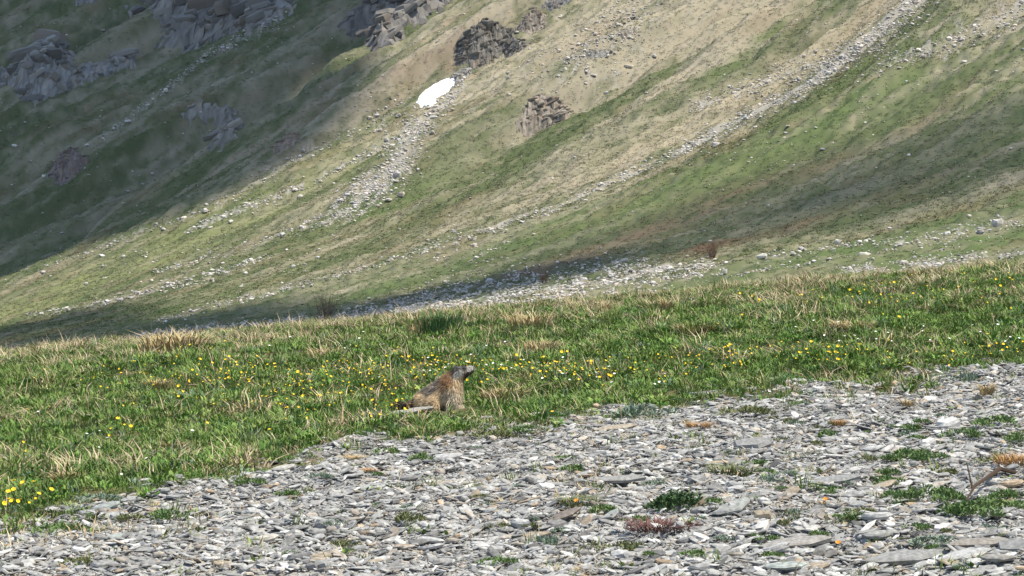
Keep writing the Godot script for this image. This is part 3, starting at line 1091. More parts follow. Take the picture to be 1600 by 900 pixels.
func surface_net(lo: Vector3, n: Vector3i, cell: float) -> ArrayMesh:
	var val := PackedFloat32Array()
	val.resize(n.x * n.y * n.z)
	for z in n.z:
		for y in n.y:
			for x in n.x:
				val[x + n.x * (y + n.y * z)] = body_distance(lo + Vector3(x, y, z) * cell)
	var at := {}
	var pos := PackedVector3Array()
	var corner := []
	for i in 8:
		corner.append(Vector3i(i & 1, (i >> 1) & 1, (i >> 2) & 1))
	for z in n.z - 1:
		for y in n.y - 1:
			for x in n.x - 1:
				var sum := Vector3.ZERO
				var count := 0
				var vals := []
				var neg := 0
				for c in corner:
					var v := val[x + c.x + n.x * (y + c.y + n.y * (z + c.z))]
					vals.append(v)
					neg += 1 if v < 0.0 else 0
				if neg == 0 or neg == 8:
					continue
				for i in 8:
					for b in 3:
						var j := i | (1 << b)
						if j != i and (vals[i] < 0.0) != (vals[j] < 0.0):
							var t: float = vals[i] / (vals[i] - vals[j])
							sum += Vector3(corner[i]).lerp(Vector3(corner[j]), t)
							count += 1
				at[x + n.x * (y + n.y * z)] = pos.size()
				pos.append(lo + (Vector3(x, y, z) + sum / count) * cell)
	var idx := PackedInt32Array()
	var step := [1, n.x, n.x * n.y]
	for z in range(1, n.z - 1):
		for y in range(1, n.y - 1):
			for x in range(1, n.x - 1):
				var i := x + n.x * (y + n.y * z)
				for b in 3:
					var inner := val[i] < 0.0
					if inner == (val[i + step[b]] < 0.0):
						continue
					var s1: int = step[(b + 1) % 3]
					var s2: int = step[(b + 2) % 3]
					var q := [at[i], at[i - s1], at[i - s1 - s2], at[i - s2]]
					if inner:
						idx.append_array([q[0], q[2], q[1], q[0], q[3], q[2]])
					else:
						idx.append_array([q[0], q[1], q[2], q[0], q[2], q[3]])
	var nrm := PackedVector3Array()
	var col := PackedColorArray()
	for p in pos:
		var e := 0.003
		nrm.append(Vector3(body_distance(p + Vector3(e, 0, 0)) - body_distance(p - Vector3(e, 0, 0)), body_distance(p + Vector3(0, e, 0)) - body_distance(p - Vector3(0, e, 0)), body_distance(p + Vector3(0, 0, e)) - body_distance(p - Vector3(0, 0, e))).normalized())
		col.append(coat(p))
	for k in range(0, idx.size(), 3):
		if (pos[idx[k + 1]] - pos[idx[k]]).cross(pos[idx[k + 2]] - pos[idx[k]]).dot(nrm[idx[k]]) > 0.0:
			var keep := idx[k + 1]
			idx[k + 1] = idx[k + 2]
			idx[k + 2] = keep
	var arrays := []
	arrays.resize(Mesh.ARRAY_MAX)
	arrays[Mesh.ARRAY_VERTEX] = pos
	arrays[Mesh.ARRAY_NORMAL] = nrm
	arrays[Mesh.ARRAY_COLOR] = col
	arrays[Mesh.ARRAY_INDEX] = idx
	var m := ArrayMesh.new()
	m.add_surface_from_arrays(Mesh.PRIMITIVE_TRIANGLES, arrays)
	return m

# how far a spot is from the marmot, as a share of the trodden patch it sits on
func by_marmot(x: float, d: float) -> float:
	return Vector2((x - marmot_at.x + 0.07) / 0.40, (d + marmot_at.z + 0.16) / 0.46).length()

# ---------------------------------------------------------------- grass
func make_grass() -> void:
	var lists := []
	for i in 6:
		lists.append(Cloud_of_copies.new())
	for i in 135000:
		var d := sqrt(lerpf(9.0 * 9.0, 31.5 * 31.5, rng.randf()))
		var x := r(-0.27, 0.27) * d
		var b := beyond_edge(x, d)
		var patchy := noise.get_noise_2d(x * 70.0 + 20.0, d * 45.0)
		var fine := noise.get_noise_2d(x * 260.0 + 20.0, d * 200.0)
		var tiny := noise.get_noise_2d(x * 700.0 + 20.0, d * 450.0)
		var cover := smoothstep(-0.4, 1.0, b)
		if b < -0.4:
			# sprouts between the stones
			if rng.randf() > 0.5 * smoothstep(0.35, 0.7, fine + 0.4 * patchy):
				continue
			cover = 0.25
		elif rng.randf() > 0.12 + 0.88 * cover:
			continue
		var m := by_marmot(x, d)
		if m < 0.75 or (m < 1.1 and rng.randf() < 0.5):
			continue
		var crest := smoothstep(21.0, 26.5, d)
		var straw := clampf(-0.07 + 0.43 * crest + 0.42 * patchy + 0.55 * fine + 0.35 * tiny + 0.12 * smoothstep(1.0, -0.3, b), 0.015, 0.85)
		var size := r(0.55, 1.08) * (0.5 + 0.5 * cover) * (0.6 if m < 1.0 else 1.0) * (1.0 + 0.3 * patchy + 0.55 * tiny + 0.3 * fine)
		var p := Vector3(x, near_height(x, d), -d)
		var c: Color
		var k := 0
		if rng.randf() < straw:
			k = 3 if rng.randf() < 0.75 else 4
			c = Color(0.54, 0.45, 0.31).lerp(Color(0.30, 0.225, 0.135), rng.randf())
		else:
			k = rng.randi() % 3
			if rng.randf() < 0.14 + 0.5 * tiny:
				k = 5
			c = Color(0.085, 0.19, 0.035).lerp(Color(0.195, 0.275, 0.070), rng.randf())
			if rng.randf() < 0.22 - 0.6 * tiny:
				c = Color(0.035, 0.09, 0.026)
			if rng.randf() < 0.07:
				c = Color(0.17, 0.24, 0.16)
			c = c.lerp(Color(0.20, 0.22, 0.075), clampf(fine * 0.8, 0, 0.4))
		var f := r(0.68, 1.25)
		size = clampf(size, 0.25, 1.9)
		var list: Cloud_of_copies = lists[k]
		list.where.append(turned(r(0, TAU), r(-0.35, 0.35), r(-0.35, 0.35), Vector3(size, size * r(0.7, 1.25), size), p))
		list.tint.append(Color(c.r * f, c.g * f, c.b * f))
	var holder := Node3D.new()
	holder.name = "meadow_grass"
	holder.set_meta("kind", "stuff")
	tag(holder, "short green meadow grass mixed with dry straw blades", "grass")
	add_child(holder)
	var gm := tinted(0.7, 0.3)
	gm.backlight_enabled = true
	gm.backlight = Color(0.25, 0.35, 0.1)
	var shapes := [tuft_mesh(11, 0.055, 0.045, 0.095, 0.007, 1.1), tuft_mesh(12, 0.05, 0.06, 0.125, 0.0065, 0.8), tuft_mesh(9, 0.06, 0.03, 0.07, 0.011, 1.5), tuft_mesh(9, 0.06, 0.03, 0.075, 0.006, 2.4), tuft_mesh(5, 0.05, 0.06, 0.13, 0.0045, 1.3), broad_leaf_mesh()]
	for k in 6:
		scatter("grass_blades" if k < 5 else "herb_leaves", shapes[k], gm, lists[k], holder)

# the broad leaves of meadow herbs
func broad_leaf_mesh() -> ArrayMesh:
	var st := SurfaceTool.new()
	st.begin(Mesh.PRIMITIVE_TRIANGLES)
	for i in 9:
		var a := r(0, TAU)
		var out := Vector3(cos(a), r(0.3, 1.3), sin(a)).normalized()
		var foot := Vector3(cos(a), 0, sin(a)) * r(0.0, 0.03)
		var side := out.cross(Vector3.UP).normalized() * r(0.006, 0.012)
		var tip := foot + out * r(0.03, 0.07)
		var mid := foot.lerp(tip, 0.5) + Vector3(0, 0.006, 0)
		one(st, foot, mid + side, mid - side)
		one(st, mid + side, tip, mid - side)
	return st.commit()

# ---------------------------------------------------------------- gravel
func slate_colour() -> Color:
	var b := r(0.28, 0.58)
	var t := rng.randf()
	if t < 0.66:
		return Color(b * 0.985, b, b * 0.985)
	if t < 0.77:
		return Color(b * 0.5, b * 0.5, b * 0.49)
	if t < 0.86:
		return Color(b * 1.08, b * 0.99, b * 0.86)
	if t < 0.975:
		return Color(b * 1.3 + 0.08, b * 1.3 + 0.08, b * 1.28 + 0.07)
	return Color(b * 1.1, b * 0.86, b * 0.6)

func make_gravel() -> void:
	var shapes := [slate_mesh(0.16, 7, 1.35), slate_mesh(0.12, 6, 1.7), slate_mesh(0.3, 6, 1.15), slate_mesh(0.14, 8, 1.5)]
	var lists := []
	for i in 4:
		lists.append(Cloud_of_copies.new())
	for i in 500000:
		var d := sqrt(lerpf(6.5 * 6.5, 24.0 * 24.0, rng.randf()))
		var x := r(-0.27, 0.27) * d
		var b := beyond_edge(x, d)
		if b > 1.2 or rng.randf() < smoothstep(-0.7, 0.9, b):
			continue
		var size := r(0.009, 0.02)
		var lift := 0.0
		var t := rng.randf()
		if t < 0.24:
			size = r(0.018, 0.032)
			lift = 0.006
		if t < 0.06:
			size = r(0.03, 0.062)
			lift = 0.012
		var p := Vector3(x, near_height(x, d) + lift + r(-0.003, 0.006), -d)
		var list: Cloud_of_copies = lists[rng.randi() % 4]
		var tilt := 0.42 if size > 0.03 else 0.7
		list.where.append(turned(r(-0.9, 0.9) + (PI if rng.randf() < 0.5 else 0.0), rng.randfn() * tilt * 0.6 + 0.1, rng.randfn() * tilt * 0.6 + 0.08, Vector3(size * r(0.9, 1.4), size * r(0.8, 1.4), size), p))
		list.tint.append(slate_colour())
	var holder := Node3D.new()
	holder.name = "slate_gravel"
	holder.set_meta("kind", "stuff")
	tag(holder, "grey slate gravel covering the bank in front of the meadow", "gravel")
	add_child(holder)
	var m := stone_material(Color.WHITE, true)
	for k in 4:
		scatter("gravel_chips", shapes[k], m, lists[k], holder)
	# stones that can be picked out by their look
	var hero := [slate_mesh(0.18, 9, 1.4), slate_mesh(0.26, 8, 1.3), slate_mesh(0.15, 9, 1.7), slate_mesh(0.42, 8, 1.1), slate_mesh(0.11, 8, 1.4)]
	var grey := Color(0.34, 0.345, 0.34)
	var pale := Color(0.52, 0.53, 0.53)
	var white := Color(0.72, 0.72, 0.71)
	var tan := Color(0.42, 0.36, 0.28)
	for a in [
		[1175, 702, 50, 1, grey, -0.5, 0.32, "large grey slab tilted up on the open gravel"],
		[1412, 882, 78, 2, grey, 0.0, 0.1, "largest grey slab at the foot of the gravel bank, layered edge"],
		[1488, 862, 40, 2, Color(0.22, 0.23, 0.21), 0.2, 0.2, "dark grey slab beside the largest slab, tilted"],
		[1505, 876, 50, 2, pale, 0.1, 0.2, "pale pointed slab lying in front of the dark grey slab"],
		[1462, 880, 24, 3, white, 0.4, 0.3, "white angular stone between the largest slab and the pale pointed slab"],
		[1525, 858, 60, 2, Color(0.33, 0.31, 0.28), 0.0, 0.05, "long brownish slab behind the pale pointed slab"],
		[1585, 862, 46, 1, grey, -0.6, 0.5, "grey slab tilted steeply beside the long brownish slab"],
		[1562, 880, 44, 0, Color(0.36, 0.35, 0.33), 0.1, 0.0, "flat grey stone in front of the long brownish slab"],
		[1240, 858, 66, 2, Color(0.38, 0.37, 0.35), 0.1, 0.1, "long layered grey slab left of an orange flower head"],
		[1225, 893, 50, 4, Color(0.42, 0.47, 0.45), 0.0, 0.05, "flat greenish grey slab at the foot of the gravel bank"],
		[1275, 893, 40, 0, tan, 0.2, 0.1, "tan stone beside the flat greenish grey slab"],
		[1370, 814, 36, 1, pale, 0.0, 0.0, "pale flat stone by a low green plant, over a second stone"],
		[1376, 843, 44, 0, Color(0.38, 0.39, 0.37), 0.1, 0.1, "grey green slab below the pale flat stone"],
		[1146, 800, 50, 0, Color(0.40, 0.42, 0.40), 0.5, 0.35, "grey slab propped up near the dark green cushion"],
		[1190, 831, 26, 3, white, 1.0, 0.5, "white upright stone on the lower gravel"],
		[1236, 775, 26, 1, tan, 0.8, 0.4, "small tan slab standing near a low green plant"],
		[1414, 762, 24, 0, white, 0.5, 0.25, "white oval stone between green plants"],
		[1450, 697, 22, 3, Color(0.8, 0.8, 0.8), 0.4, 0.3, "brightest white stone on top of a green plant patch"],
		[1480, 670, 36, 3, white, 0.2, 0.2, "split white quartz stone above the green plant patch"],
		[1365, 706, 26, 0, pale, 0.1, 0.2, "pale rounded stone on the open gravel above the plants"],
		[1280, 613, 18, 3, white, 0.2, 0.1, "white stone at the meadow edge of the gravel"],
		[1092, 621, 26, 1, Color(0.33, 0.36, 0.33), 0.0, 0.0, "grey green pyramid-shaped stone in the meadow edge"],
		[915, 822, 24, 1, tan, 1.0, 0.7, "tan stone standing on edge beside green leaves"],
		[953, 812, 24, 4, Color(0.45, 0.48, 0.46), 0.6, 0.7, "pale green grey flake standing on edge beside the tan stone"],
		[962, 757, 52, 2, grey, 0.0, 0.03, "long flat grey slab in the middle of the gravel"],
		[880, 812, 34, 2, Color(0.24, 0.21, 0.19), 0.5, 0.3, "brown sliver of slate beside the tan standing stone"],
		[696, 721, 42, 0, pale, 0.1, 0.12, "pale slab near the upper edge of the gravel"],
		[688, 762, 32, 0, Color(0.46, 0.42, 0.35), 0.1, 0.1, "buff flat stone in the middle gravel"],
		[580, 768, 36, 4, Color(0.45, 0.48, 0.46), 0.2, 0.2, "pale green grey flake on the left gravel slope"],
		[742, 780, 20, 3, tan, 1.2, 0.6, "small tan block with a dark face in the middle gravel"],
		[760, 657, 18, 1, pale, 0.1, 0.0, "pale flat stone lying in grass before the marmot"],
		[628, 650, 34, 2, Color(0.46, 0.45, 0.42), 0.1, 0.1, "pale flat stone under the marmot's tail"],
		[655, 644, 26, 2, Color(0.42, 0.41, 0.38), 0.0, 0.1, "grey flat stone at the marmot's rump"],
		[443, 737, 30, 0, Color(0.55, 0.54, 0.5), 0.2, 0.2, "pale pointed slab at the top edge of the lower gravel"],
		[403, 736, 10, 3, white, 0.2, 0.1, "small white stone just inside the grass at the gravel edge"],
		[165, 798, 36, 0, Color(0.38, 0.42, 0.41), 0.2, 0.25, "bluish slab at the low end of the meadow edge"],
		[182, 846, 34, 0, Color(0.42, 0.46, 0.44), 0.1, 0.1, "bluish flat slab on the low end of the gravel"],
		[415, 848, 30, 1, Color(0.60, 0.58, 0.52), 0.3, 0.15, "cream coloured stone in the low gravel"],
		[960, 675, 40, 2, Color(0.45, 0.40, 0.32), 0.1, 0.1, "long buff slab at the top rim of the gravel"],
		[1580, 762, 30, 1, Color(0.50, 0.40, 0.29), 0.2, 0.1, "ochre block beside the dark root"],
		[1300, 758, 50, 2, Color(0.33, 0.34, 0.34), 0.1, 0.12, "dark long slab in the layered gravel"],
	]:
		var p := near_hit(a[0], a[1])
		var size: float = a[2] * -p.z / FOCAL * 1.08
		var o := put("slate_stone", hero[a[3]], stone_material(a[4], false))
		o.transform = turned(a[5], a[6] * 0.7, a[6] * 0.6 + 0.04, Vector3(size, size * 0.9, size), p + Vector3(0, size * 0.07 + 0.014, 0))
		tag(o, a[7], "stone", "stones of the gravel bank that stand out")
	# the rest of the larger stones
	var kinds := [
		[Color(0.36, 0.365, 0.36), "flat grey slate stone lying among the gravel", "flat grey slate stones", 95],
		[Color(0.25, 0.25, 0.25), "dark grey slate stone lying among the gravel", "dark grey slate stones", 40],
		[Color(0.50, 0.51, 0.51), "pale grey slate stone lying among the gravel", "pale grey slate stones", 60],
		[Color(0.44, 0.38, 0.29), "buff coloured flat stone lying among the gravel", "buff flat stones", 28],
		[Color(0.70, 0.69, 0.67), "small white quartz stone lying among the gravel", "white quartz stones", 20],
	]
	for k in kinds:
		var mats := []
		for i in 3:
			var f := r(0.88, 1.12)
			var c: Color = k[0]
			mats.append(stone_material(Color(c.r * f, c.g * f, c.b * f), false))
		var n := 0
		while n < k[3]:
			var u := r(20, 1590)
			var v := r(640, 900)
			var p := near_hit(u, v)
			if beyond_edge(p.x, -p.z) > -0.25:
				continue
			n += 1
			var size := r(0.055, 0.10) * (0.8 if k[3] == 20 else 1.0)
			var o := put("slate_stone", hero[rng.randi() % 5], mats[n % 3])
			o.transform = turned(r(-0.7, 0.7), rng.randfn() * 0.12 + 0.06, rng.randfn() * 0.15 + 0.06, Vector3(size * r(0.9, 1.3), size * r(0.7, 1.1), size), p + Vector3(0, size * 0.08 + 0.005, 0))
			tag(o, k[1], "stone", k[2])

var stone_grain: NoiseTexture2D

func stone_material(c: Color, by_copy: bool) -> StandardMaterial3D:
	if stone_grain == null:
		stone_grain = NoiseTexture2D.new()
		stone_grain.width = 512
		stone_grain.height = 512
		stone_grain.seamless = true
		var f := FastNoiseLite.new()
		f.seed = 3
		f.frequency = 0.02
		f.fractal_octaves = 5
		stone_grain.noise = f
		var ramp := Gradient.new()
		ramp.set_color(0, Color(0.62, 0.61, 0.6))
		ramp.set_color(1, Color(1, 1, 1))
		stone_grain.color_ramp = ramp
	var m := tinted(0.75, 0.35) if by_copy else matte(c, 0.75, 0.35)
	m.albedo_texture = stone_grain
	m.uv1_triplanar = true
	m.uv1_world_triplanar = true
	m.uv1_scale = Vector3(3.1, 9.0, 3.1)
	return m

# ---------------------------------------------------------------- plants
func make_plants() -> void:
	var leaf := {}
	for e in [["green", Color(0.13, 0.205, 0.075)], ["dark", Color(0.055, 0.105, 0.04)], ["grey", Color(0.19, 0.25, 0.19)], ["olive", Color(0.15, 0.17, 0.075)], ["sedge", Color(0.065, 0.135, 0.045)], ["red", Color(0.13, 0.065, 0.055)], ["straw", Color(0.40, 0.31, 0.17)], ["rust", Color(0.38, 0.22, 0.09)]]:
		var m := matte(e[1], 0.65, 0.3)
		m.vertex_color_use_as_albedo = true
		m.backlight_enabled = true
		m.backlight = Color(0.15, 0.2, 0.08)
		leaf[e[0]] = m
	var shapes := {"cushion": leafy_mesh(1200, 0.46, 0.09, 1.3, 0.24), "rosette": leafy_mesh(460, 0.24, 0.095, 0.9, 0.11), "wide": leafy_mesh(1500, 0.15, 0.05, 0.9, 0.10), "mat": leafy_mesh(360, 0.17, 0.08, 0.8, 0.10), "twiggy": tuft_mesh(260, 0.45, 0.16, 0.42, 0.02, 1.5), "tuft": tuft_mesh(90, 0.16, 0.35, 0.75, 0.025, 1.0)}
	for a in [
		# u, v of its foot, width in pixels, shape, colour, height factor, label, category
		[1066, 803, 88, "cushion", "dark", 0.62, "dark green dense cushion plant on the gravel", "plant"],
		[1035, 836, 104, "twiggy", "red", 0.38, "dead reddish brown plant cushion in front of the dark green cushion", "plant"],
		[605, 714, 46, "mat", "green", 1.0, "low green leafy mat on the gravel below the marmot, with a twin next to it", "plant"],
		[660, 724, 44, "rosette", "green", 0.9, "small green leafy plant beside the pale slab below the marmot", "plant"],
		[745, 705, 22, "mat", "grey", 0.8, "tiny grey green plant uphill of the pale slab", "plant"],
		[520, 826, 36, "mat", "grey", 1.2, "grey green plant alone on the lower gravel slope", "plant"],
		[585, 796, 24, "mat", "green", 0.8, "tiny green plant near the pale green grey flake", "plant"],
		[643, 800, 34, "mat", "grey", 0.8, "pale grey green plant in the middle of the lower gravel", "plant"],
		[810, 766, 30, "mat", "grey", 0.9, "small grey green plant between the middle gravel stones", "plant"],
		[882, 722, 34, "mat", "green", 0.7, "small flat green plant near the top of the middle gravel", "plant"],
		[905, 795, 60, "twiggy", "olive", 0.7, "olive plant with an orange flower head behind the tan standing stone", "plant"],
		[945, 808, 52, "rosette", "green", 0.9, "leafy green plant behind the pale standing flake", "plant"],
		[850, 860, 56, "mat", "grey", 1.4, "grey green leafy plant on the lower middle gravel", "plant"],
		[880, 838, 38, "mat", "grey", 1.0, "grey green plant beside the brown sliver of slate", "plant"],
		[780, 892, 66, "mat", "green", 1.0, "green leafy mat at the foot of the gravel bank", "plant"],
		[975, 868, 70, "mat", "olive", 1.0, "olive green mat below the dead reddish cushion", "plant"],
		[1092, 820, 34, "rosette", "grey", 0.8, "pale green rosette in front of the dark green cushion", "plant"],
		[1112, 792, 44, "mat", "green", 0.9, "green mat right beside the dark green cushion", "plant"],
		[1145, 748, 78, "twiggy", "olive", 0.6, "olive grassy clump below the large tilted slab", "plant"],
		[1285, 776, 84, "wide", "green", 0.8, "broad green leafy plant in the layered gravel", "plant"],
		[1217, 770, 28, "mat", "green", 1.0, "small green plant beside the small tan standing slab", "plant"],
		[1440, 722, 92, "wide", "green", 0.9, "broad leafy plant with a white stone on it", "plant"],
		[1510, 690, 66, "mat", "green", 1.2, "green mat beside the split white quartz stone", "plant"],
		[1425, 686, 36, "mat", "grey", 1.2, "small grey green plant left of the split quartz stone", "plant"],
		[1570, 672, 76, "mat", "green", 1.1, "green mat on the upper gravel beside the quartz stones", "plant"],
		[1475, 655, 26, "mat", "grey", 1.0, "tiny grey green plant on the upper gravel", "plant"],
		[1380, 762, 78, "wide", "green", 0.8, "leafy plant spreading behind the white oval stone", "plant"],
		[1450, 788, 110, "wide", "green", 1.1, "wide green mat in front of the white oval stone", "plant"],
		[1550, 812, 140, "wide", "green", 0.9, "widest green leafy plant, below the dark root", "plant"],
		[1595, 790, 90, "wide", "green", 1.0, "leafy plant beside the widest green plant", "plant"],
		[1560, 730, 60, "mat", "olive", 0.9, "olive mat above the ochre block", "plant"],
		[1595, 695, 50, "rosette", "green", 1.0, "leafy plant uphill of the orange dry tuft", "plant"],
		[1330, 820, 60, "rosette", "green", 0.7, "leafy plant next to the pale flat stone over a second stone", "plant"],
		[1205, 852, 40, "rosette", "green", 0.8, "small leafy plant by the white upright stone", "plant"],
		[1088, 876, 44, "rosette", "green", 0.8, "small leafy plant on the gravel below the pale green rosette", "plant"],
		[1470, 862, 80, "mat", "grey", 1.0, "grey green mat behind the dark grey slab", "plant"],
		[1508, 896, 32, "twiggy", "green", 0.7, "spiky green seedling in front of the pale pointed slab", "plant"],
		[1170, 655, 86, "mat", "olive", 0.9, "olive mat at the upper rim of the gravel", "plant"],
		[1253, 638, 36, "mat", "green", 1.0, "small green mat among the upper gravel", "plant"],
		[1010, 655, 90, "mat", "grey", 1.0, "grey green mat where gravel and meadow meet", "plant"],
		[830, 680, 60, "mat", "green", 0.9, "green mat at the gravel rim in front of the dry nest of grass", "plant"],
		[770, 690, 70, "mat", "olive", 0.8, "olive mat at the gravel rim below the marmot", "plant"],
		[1512, 600, 46, "mat", "grey", 1.5, "domed grey green cushion at the upper gravel rim", "plant"],
		[385, 762, 52, "mat", "green", 1.1, "dark green mat just below the meadow edge", "plant"],
		[265, 816, 70, "mat", "green", 1.0, "green mat in the low gravel near the meadow edge", "plant"],
		[90, 842, 90, "mat", "green", 0.9, "green mat at the low corner of the meadow edge", "plant"],
		[190, 818, 60, "mat", "olive", 0.8, "olive mat beside the bluish slab", "plant"],
		[455, 872, 28, "mat", "green", 1.0, "tiny green plant by the cream coloured stone", "plant"],
		[150, 790, 70, "mat", "grey", 0.8, "grey green mat behind the bluish slab", "plant"],
		[120, 890, 60, "mat", "olive", 0.9, "olive mat at the low corner of the gravel", "plant"],
		[1420, 640, 44, "tuft", "straw", 0.5, "yellow dry tuft in the middle of the upper gravel", "dry tuft"],
		[1545, 622, 56, "tuft", "straw", 0.6, "yellow dry tuft by the domed grey green cushion", "dry tuft"],
		[1315, 668, 30, "twiggy", "rust", 0.7, "small rusty dry tuft near the pale upper stones", "dry tuft"],
		[1092, 672, 40, "twiggy", "rust", 0.6, "rusty dry tuft at the upper gravel rim", "dry tuft"],
		[1588, 732, 60, "twiggy", "rust", 0.8, "orange brown dry tuft above the ochre block", "dry tuft"],
		[555, 722, 34, "twiggy", "straw", 0.5, "flat straw tuft beside the low green mat below the marmot", "dry tuft"],
		[575, 742, 30, "twiggy", "rust", 0.5, "brown dry tuft under the flat straw tuft", "dry tuft"],
		[1370, 885, 30, "twiggy", "straw", 0.6, "straw tuft by the largest grey slab", "dry tuft"],
		[1290, 798, 34, "tuft", "straw", 0.5, "yellowish dry tuft beside the broad green leafy plant", "dry tuft"],
		# in the meadow
		[785, 632, 66, "twiggy", "straw", 1.1, "brown nest of dry grass in front of the marmot", "dry tuft"],
		[845, 556, 60, "twiggy", "straw", 1.1, "dry straw tussock in the meadow behind the nest of dry grass", "dry tuft"],
		[1040, 490, 46, "tuft", "straw", 0.9, "pale upright straw tussock on the meadow crest", "dry tuft"],
		[945, 492, 44, "tuft", "straw", 0.8, "straw tussock on the crest next to the pale upright one", "dry tuft"],
		[830, 515, 70, "twiggy", "straw", 1.0, "wide straw tussock near the dark green sedge", "dry tuft"],
		[270, 552, 110, "twiggy", "straw", 0.8, "widest straw tussock, on the low crest", "dry tuft"],
		[505, 562, 50, "twiggy", "straw", 0.9, "straw tussock halfway between the crest and yellow flowers", "dry tuft"],
		[1335, 520, 60, "twiggy", "straw", 0.8, "flattened straw tussock in the upper meadow", "dry tuft"],
		[1085, 525, 60, "twiggy", "straw", 0.8, "flattened straw tussock near the crest of the meadow", "dry tuft"],
		[265, 705, 40, "twiggy", "straw", 0.8, "straw tuft near the gravel edge in the low meadow", "dry tuft"],
		[245, 610, 50, "twiggy", "straw", 0.8, "straw tuft beside the dense yellow flowers", "dry tuft"],
		[100, 755, 50, "twiggy", "straw", 0.7, "brown dry tuft at the low meadow edge", "dry tuft"],
	]:
		var p := near_hit(a[0], a[1])
		var size: float = a[2] * -p.z / FOCAL * 1.15
		var o := put("dry_grass_tuft" if a[7] == "dry tuft" else "low_plant", shapes[a[3]], leaf[a[4]])
		o.transform = Transform3D(Basis(Vector3.UP, r(0, TAU)).scaled_local(Vector3(size, size * a[5], size)), p + Vector3(0, 0.015, -size * 0.25))
		tag(o, a[6], a[7], "dry grass tufts" if a[7] == "dry tuft" else "low plants on the gravel bank")
	# small plants that only their place tells apart
	for i in 70:
		var u := r(1180, 1600)
		var v := r(655, 890)
		if i > 48:
			u = r(200, 1180)
			v = r(700, 895)
		var p := near_hit(u, v)
		if beyond_edge(p.x, -p.z) > -0.3:
			continue
		var size := r(0.05, 0.17)
		var kind := rng.randi() % 6
		var o := put("low_plant", shapes["mat" if kind < 3 else "rosette"], leaf[["green", "olive", "grey", "green", "green", "olive"][kind]])
		o.transform = Transform3D(Basis(Vector3.UP, r(0, TAU)).scaled_local(Vector3(size, size * r(0.8, 1.3), size)), p + Vector3(0, 0.012, 0))
		tag(o, "tiny leafy plant growing between slate chips of the gravel bank", "plant", "tiny plants between the chips")
	# the sedge on the crest with its dry stalks
	var root := Node3D.new()
	root.name = numbered("sedge_tussock")
	add_child(root)
	root.position = near_hit(688, 522)
	tag(root, "tall dark green sedge tussock with dry stalks on the meadow crest", "sedge")
	put("leaves", tuft_mesh(420, 0.22, 0.16, 0.32, 0.009, 0.6), leaf["sedge"], root)
	put("dry_leaves", tuft_mesh(40, 0.10, 0.14, 0.34, 0.009, 1.2), leaf["straw"], root).position = Vector3(-0.24, 0, 0.05)
	for a in [[-0.21, -0.01, 0.55], [-0.2, -0.38, 0.25], [-0.15, 0.1, 0.3], [-0.25, -0.2, 0.33], [-0.05, 0.1, 0.36]]:
		var st := SurfaceTool.new()
		st.begin(Mesh.PRIMITIVE_TRIANGLES)
		var foot := Vector3(a[0], 0, 0.05)
		var tip: Vector3 = foot + Vector3(a[1] + 0.22 * (1 if a[2] > 0.5 else 0), a[2], 0.02)
		tube(st, foot, foot.lerp(tip, 0.55) + Vector3(0.01, 0.01, 0), 0.005, 0.004)
		tube(st, foot.lerp(tip, 0.55) + Vector3(0.01, 0.01, 0), tip, 0.004, 0.002)
		put("stalk", st.commit(), leaf["straw"], root)
	# single dead stalks
	for a in [[236, 536, 44, 0.03, "thin green stalk standing up above the low crest"], [972, 655, 34, -0.3, "pale dry stalk leaning over the gravel rim"], [88, 597, 30, -0.7, "curved dry stalk in the low meadow"]]:
		var st := SurfaceTool.new()
		st.begin(Mesh.PRIMITIVE_TRIANGLES)
		var p := near_hit(a[0], a[1])
		var h: float = a[2] * -p.z / FOCAL
		var mid := Vector3(a[3] * h * 0.35, h * 0.6, 0)
		tube(st, Vector3(0, -0.02, 0), mid, 0.004, 0.003)
		tube(st, mid, Vector3(a[3] * h, h, 0), 0.003, 0.0015)
		var o := put("grass_stalk", st.commit(), leaf["olive" if a[0] == 236 else "straw"])
		o.position = p
		tag(o, a[4], "stalk")
	# the dark root
	var st := SurfaceTool.new()
	st.begin(Mesh.PRIMITIVE_TRIANGLES)
	var a := near_hit(1500, 798)
	var b := near_hit(1562, 748)
	var c := a.lerp(b, 0.35) + Vector3(0, 0.06, 0)
	tube(st, a, c, 0.004, 0.007, 6)
	tube(st, c, b + Vector3(0, 0.05, 0), 0.007, 0.012, 6)
	tube(st, a.lerp(b, 0.3) + Vector3(0.0, 0.05, 0), a.lerp(b, 0.42) + Vector3(-0.05, 0.15, 0), 0.006, 0.003, 5)
	tube(st, b + Vector3(0, 0.05, 0), b + Vector3(0.10, 0.02, -0.05), 0.012, 0.008, 6)
	var o := put("dead_root", st.commit(), matte(Color(0.06, 0.042, 0.032), 0.9, 0.2))
	tag(o, "dark brown dead root lying between ochre block and green plants", "root")

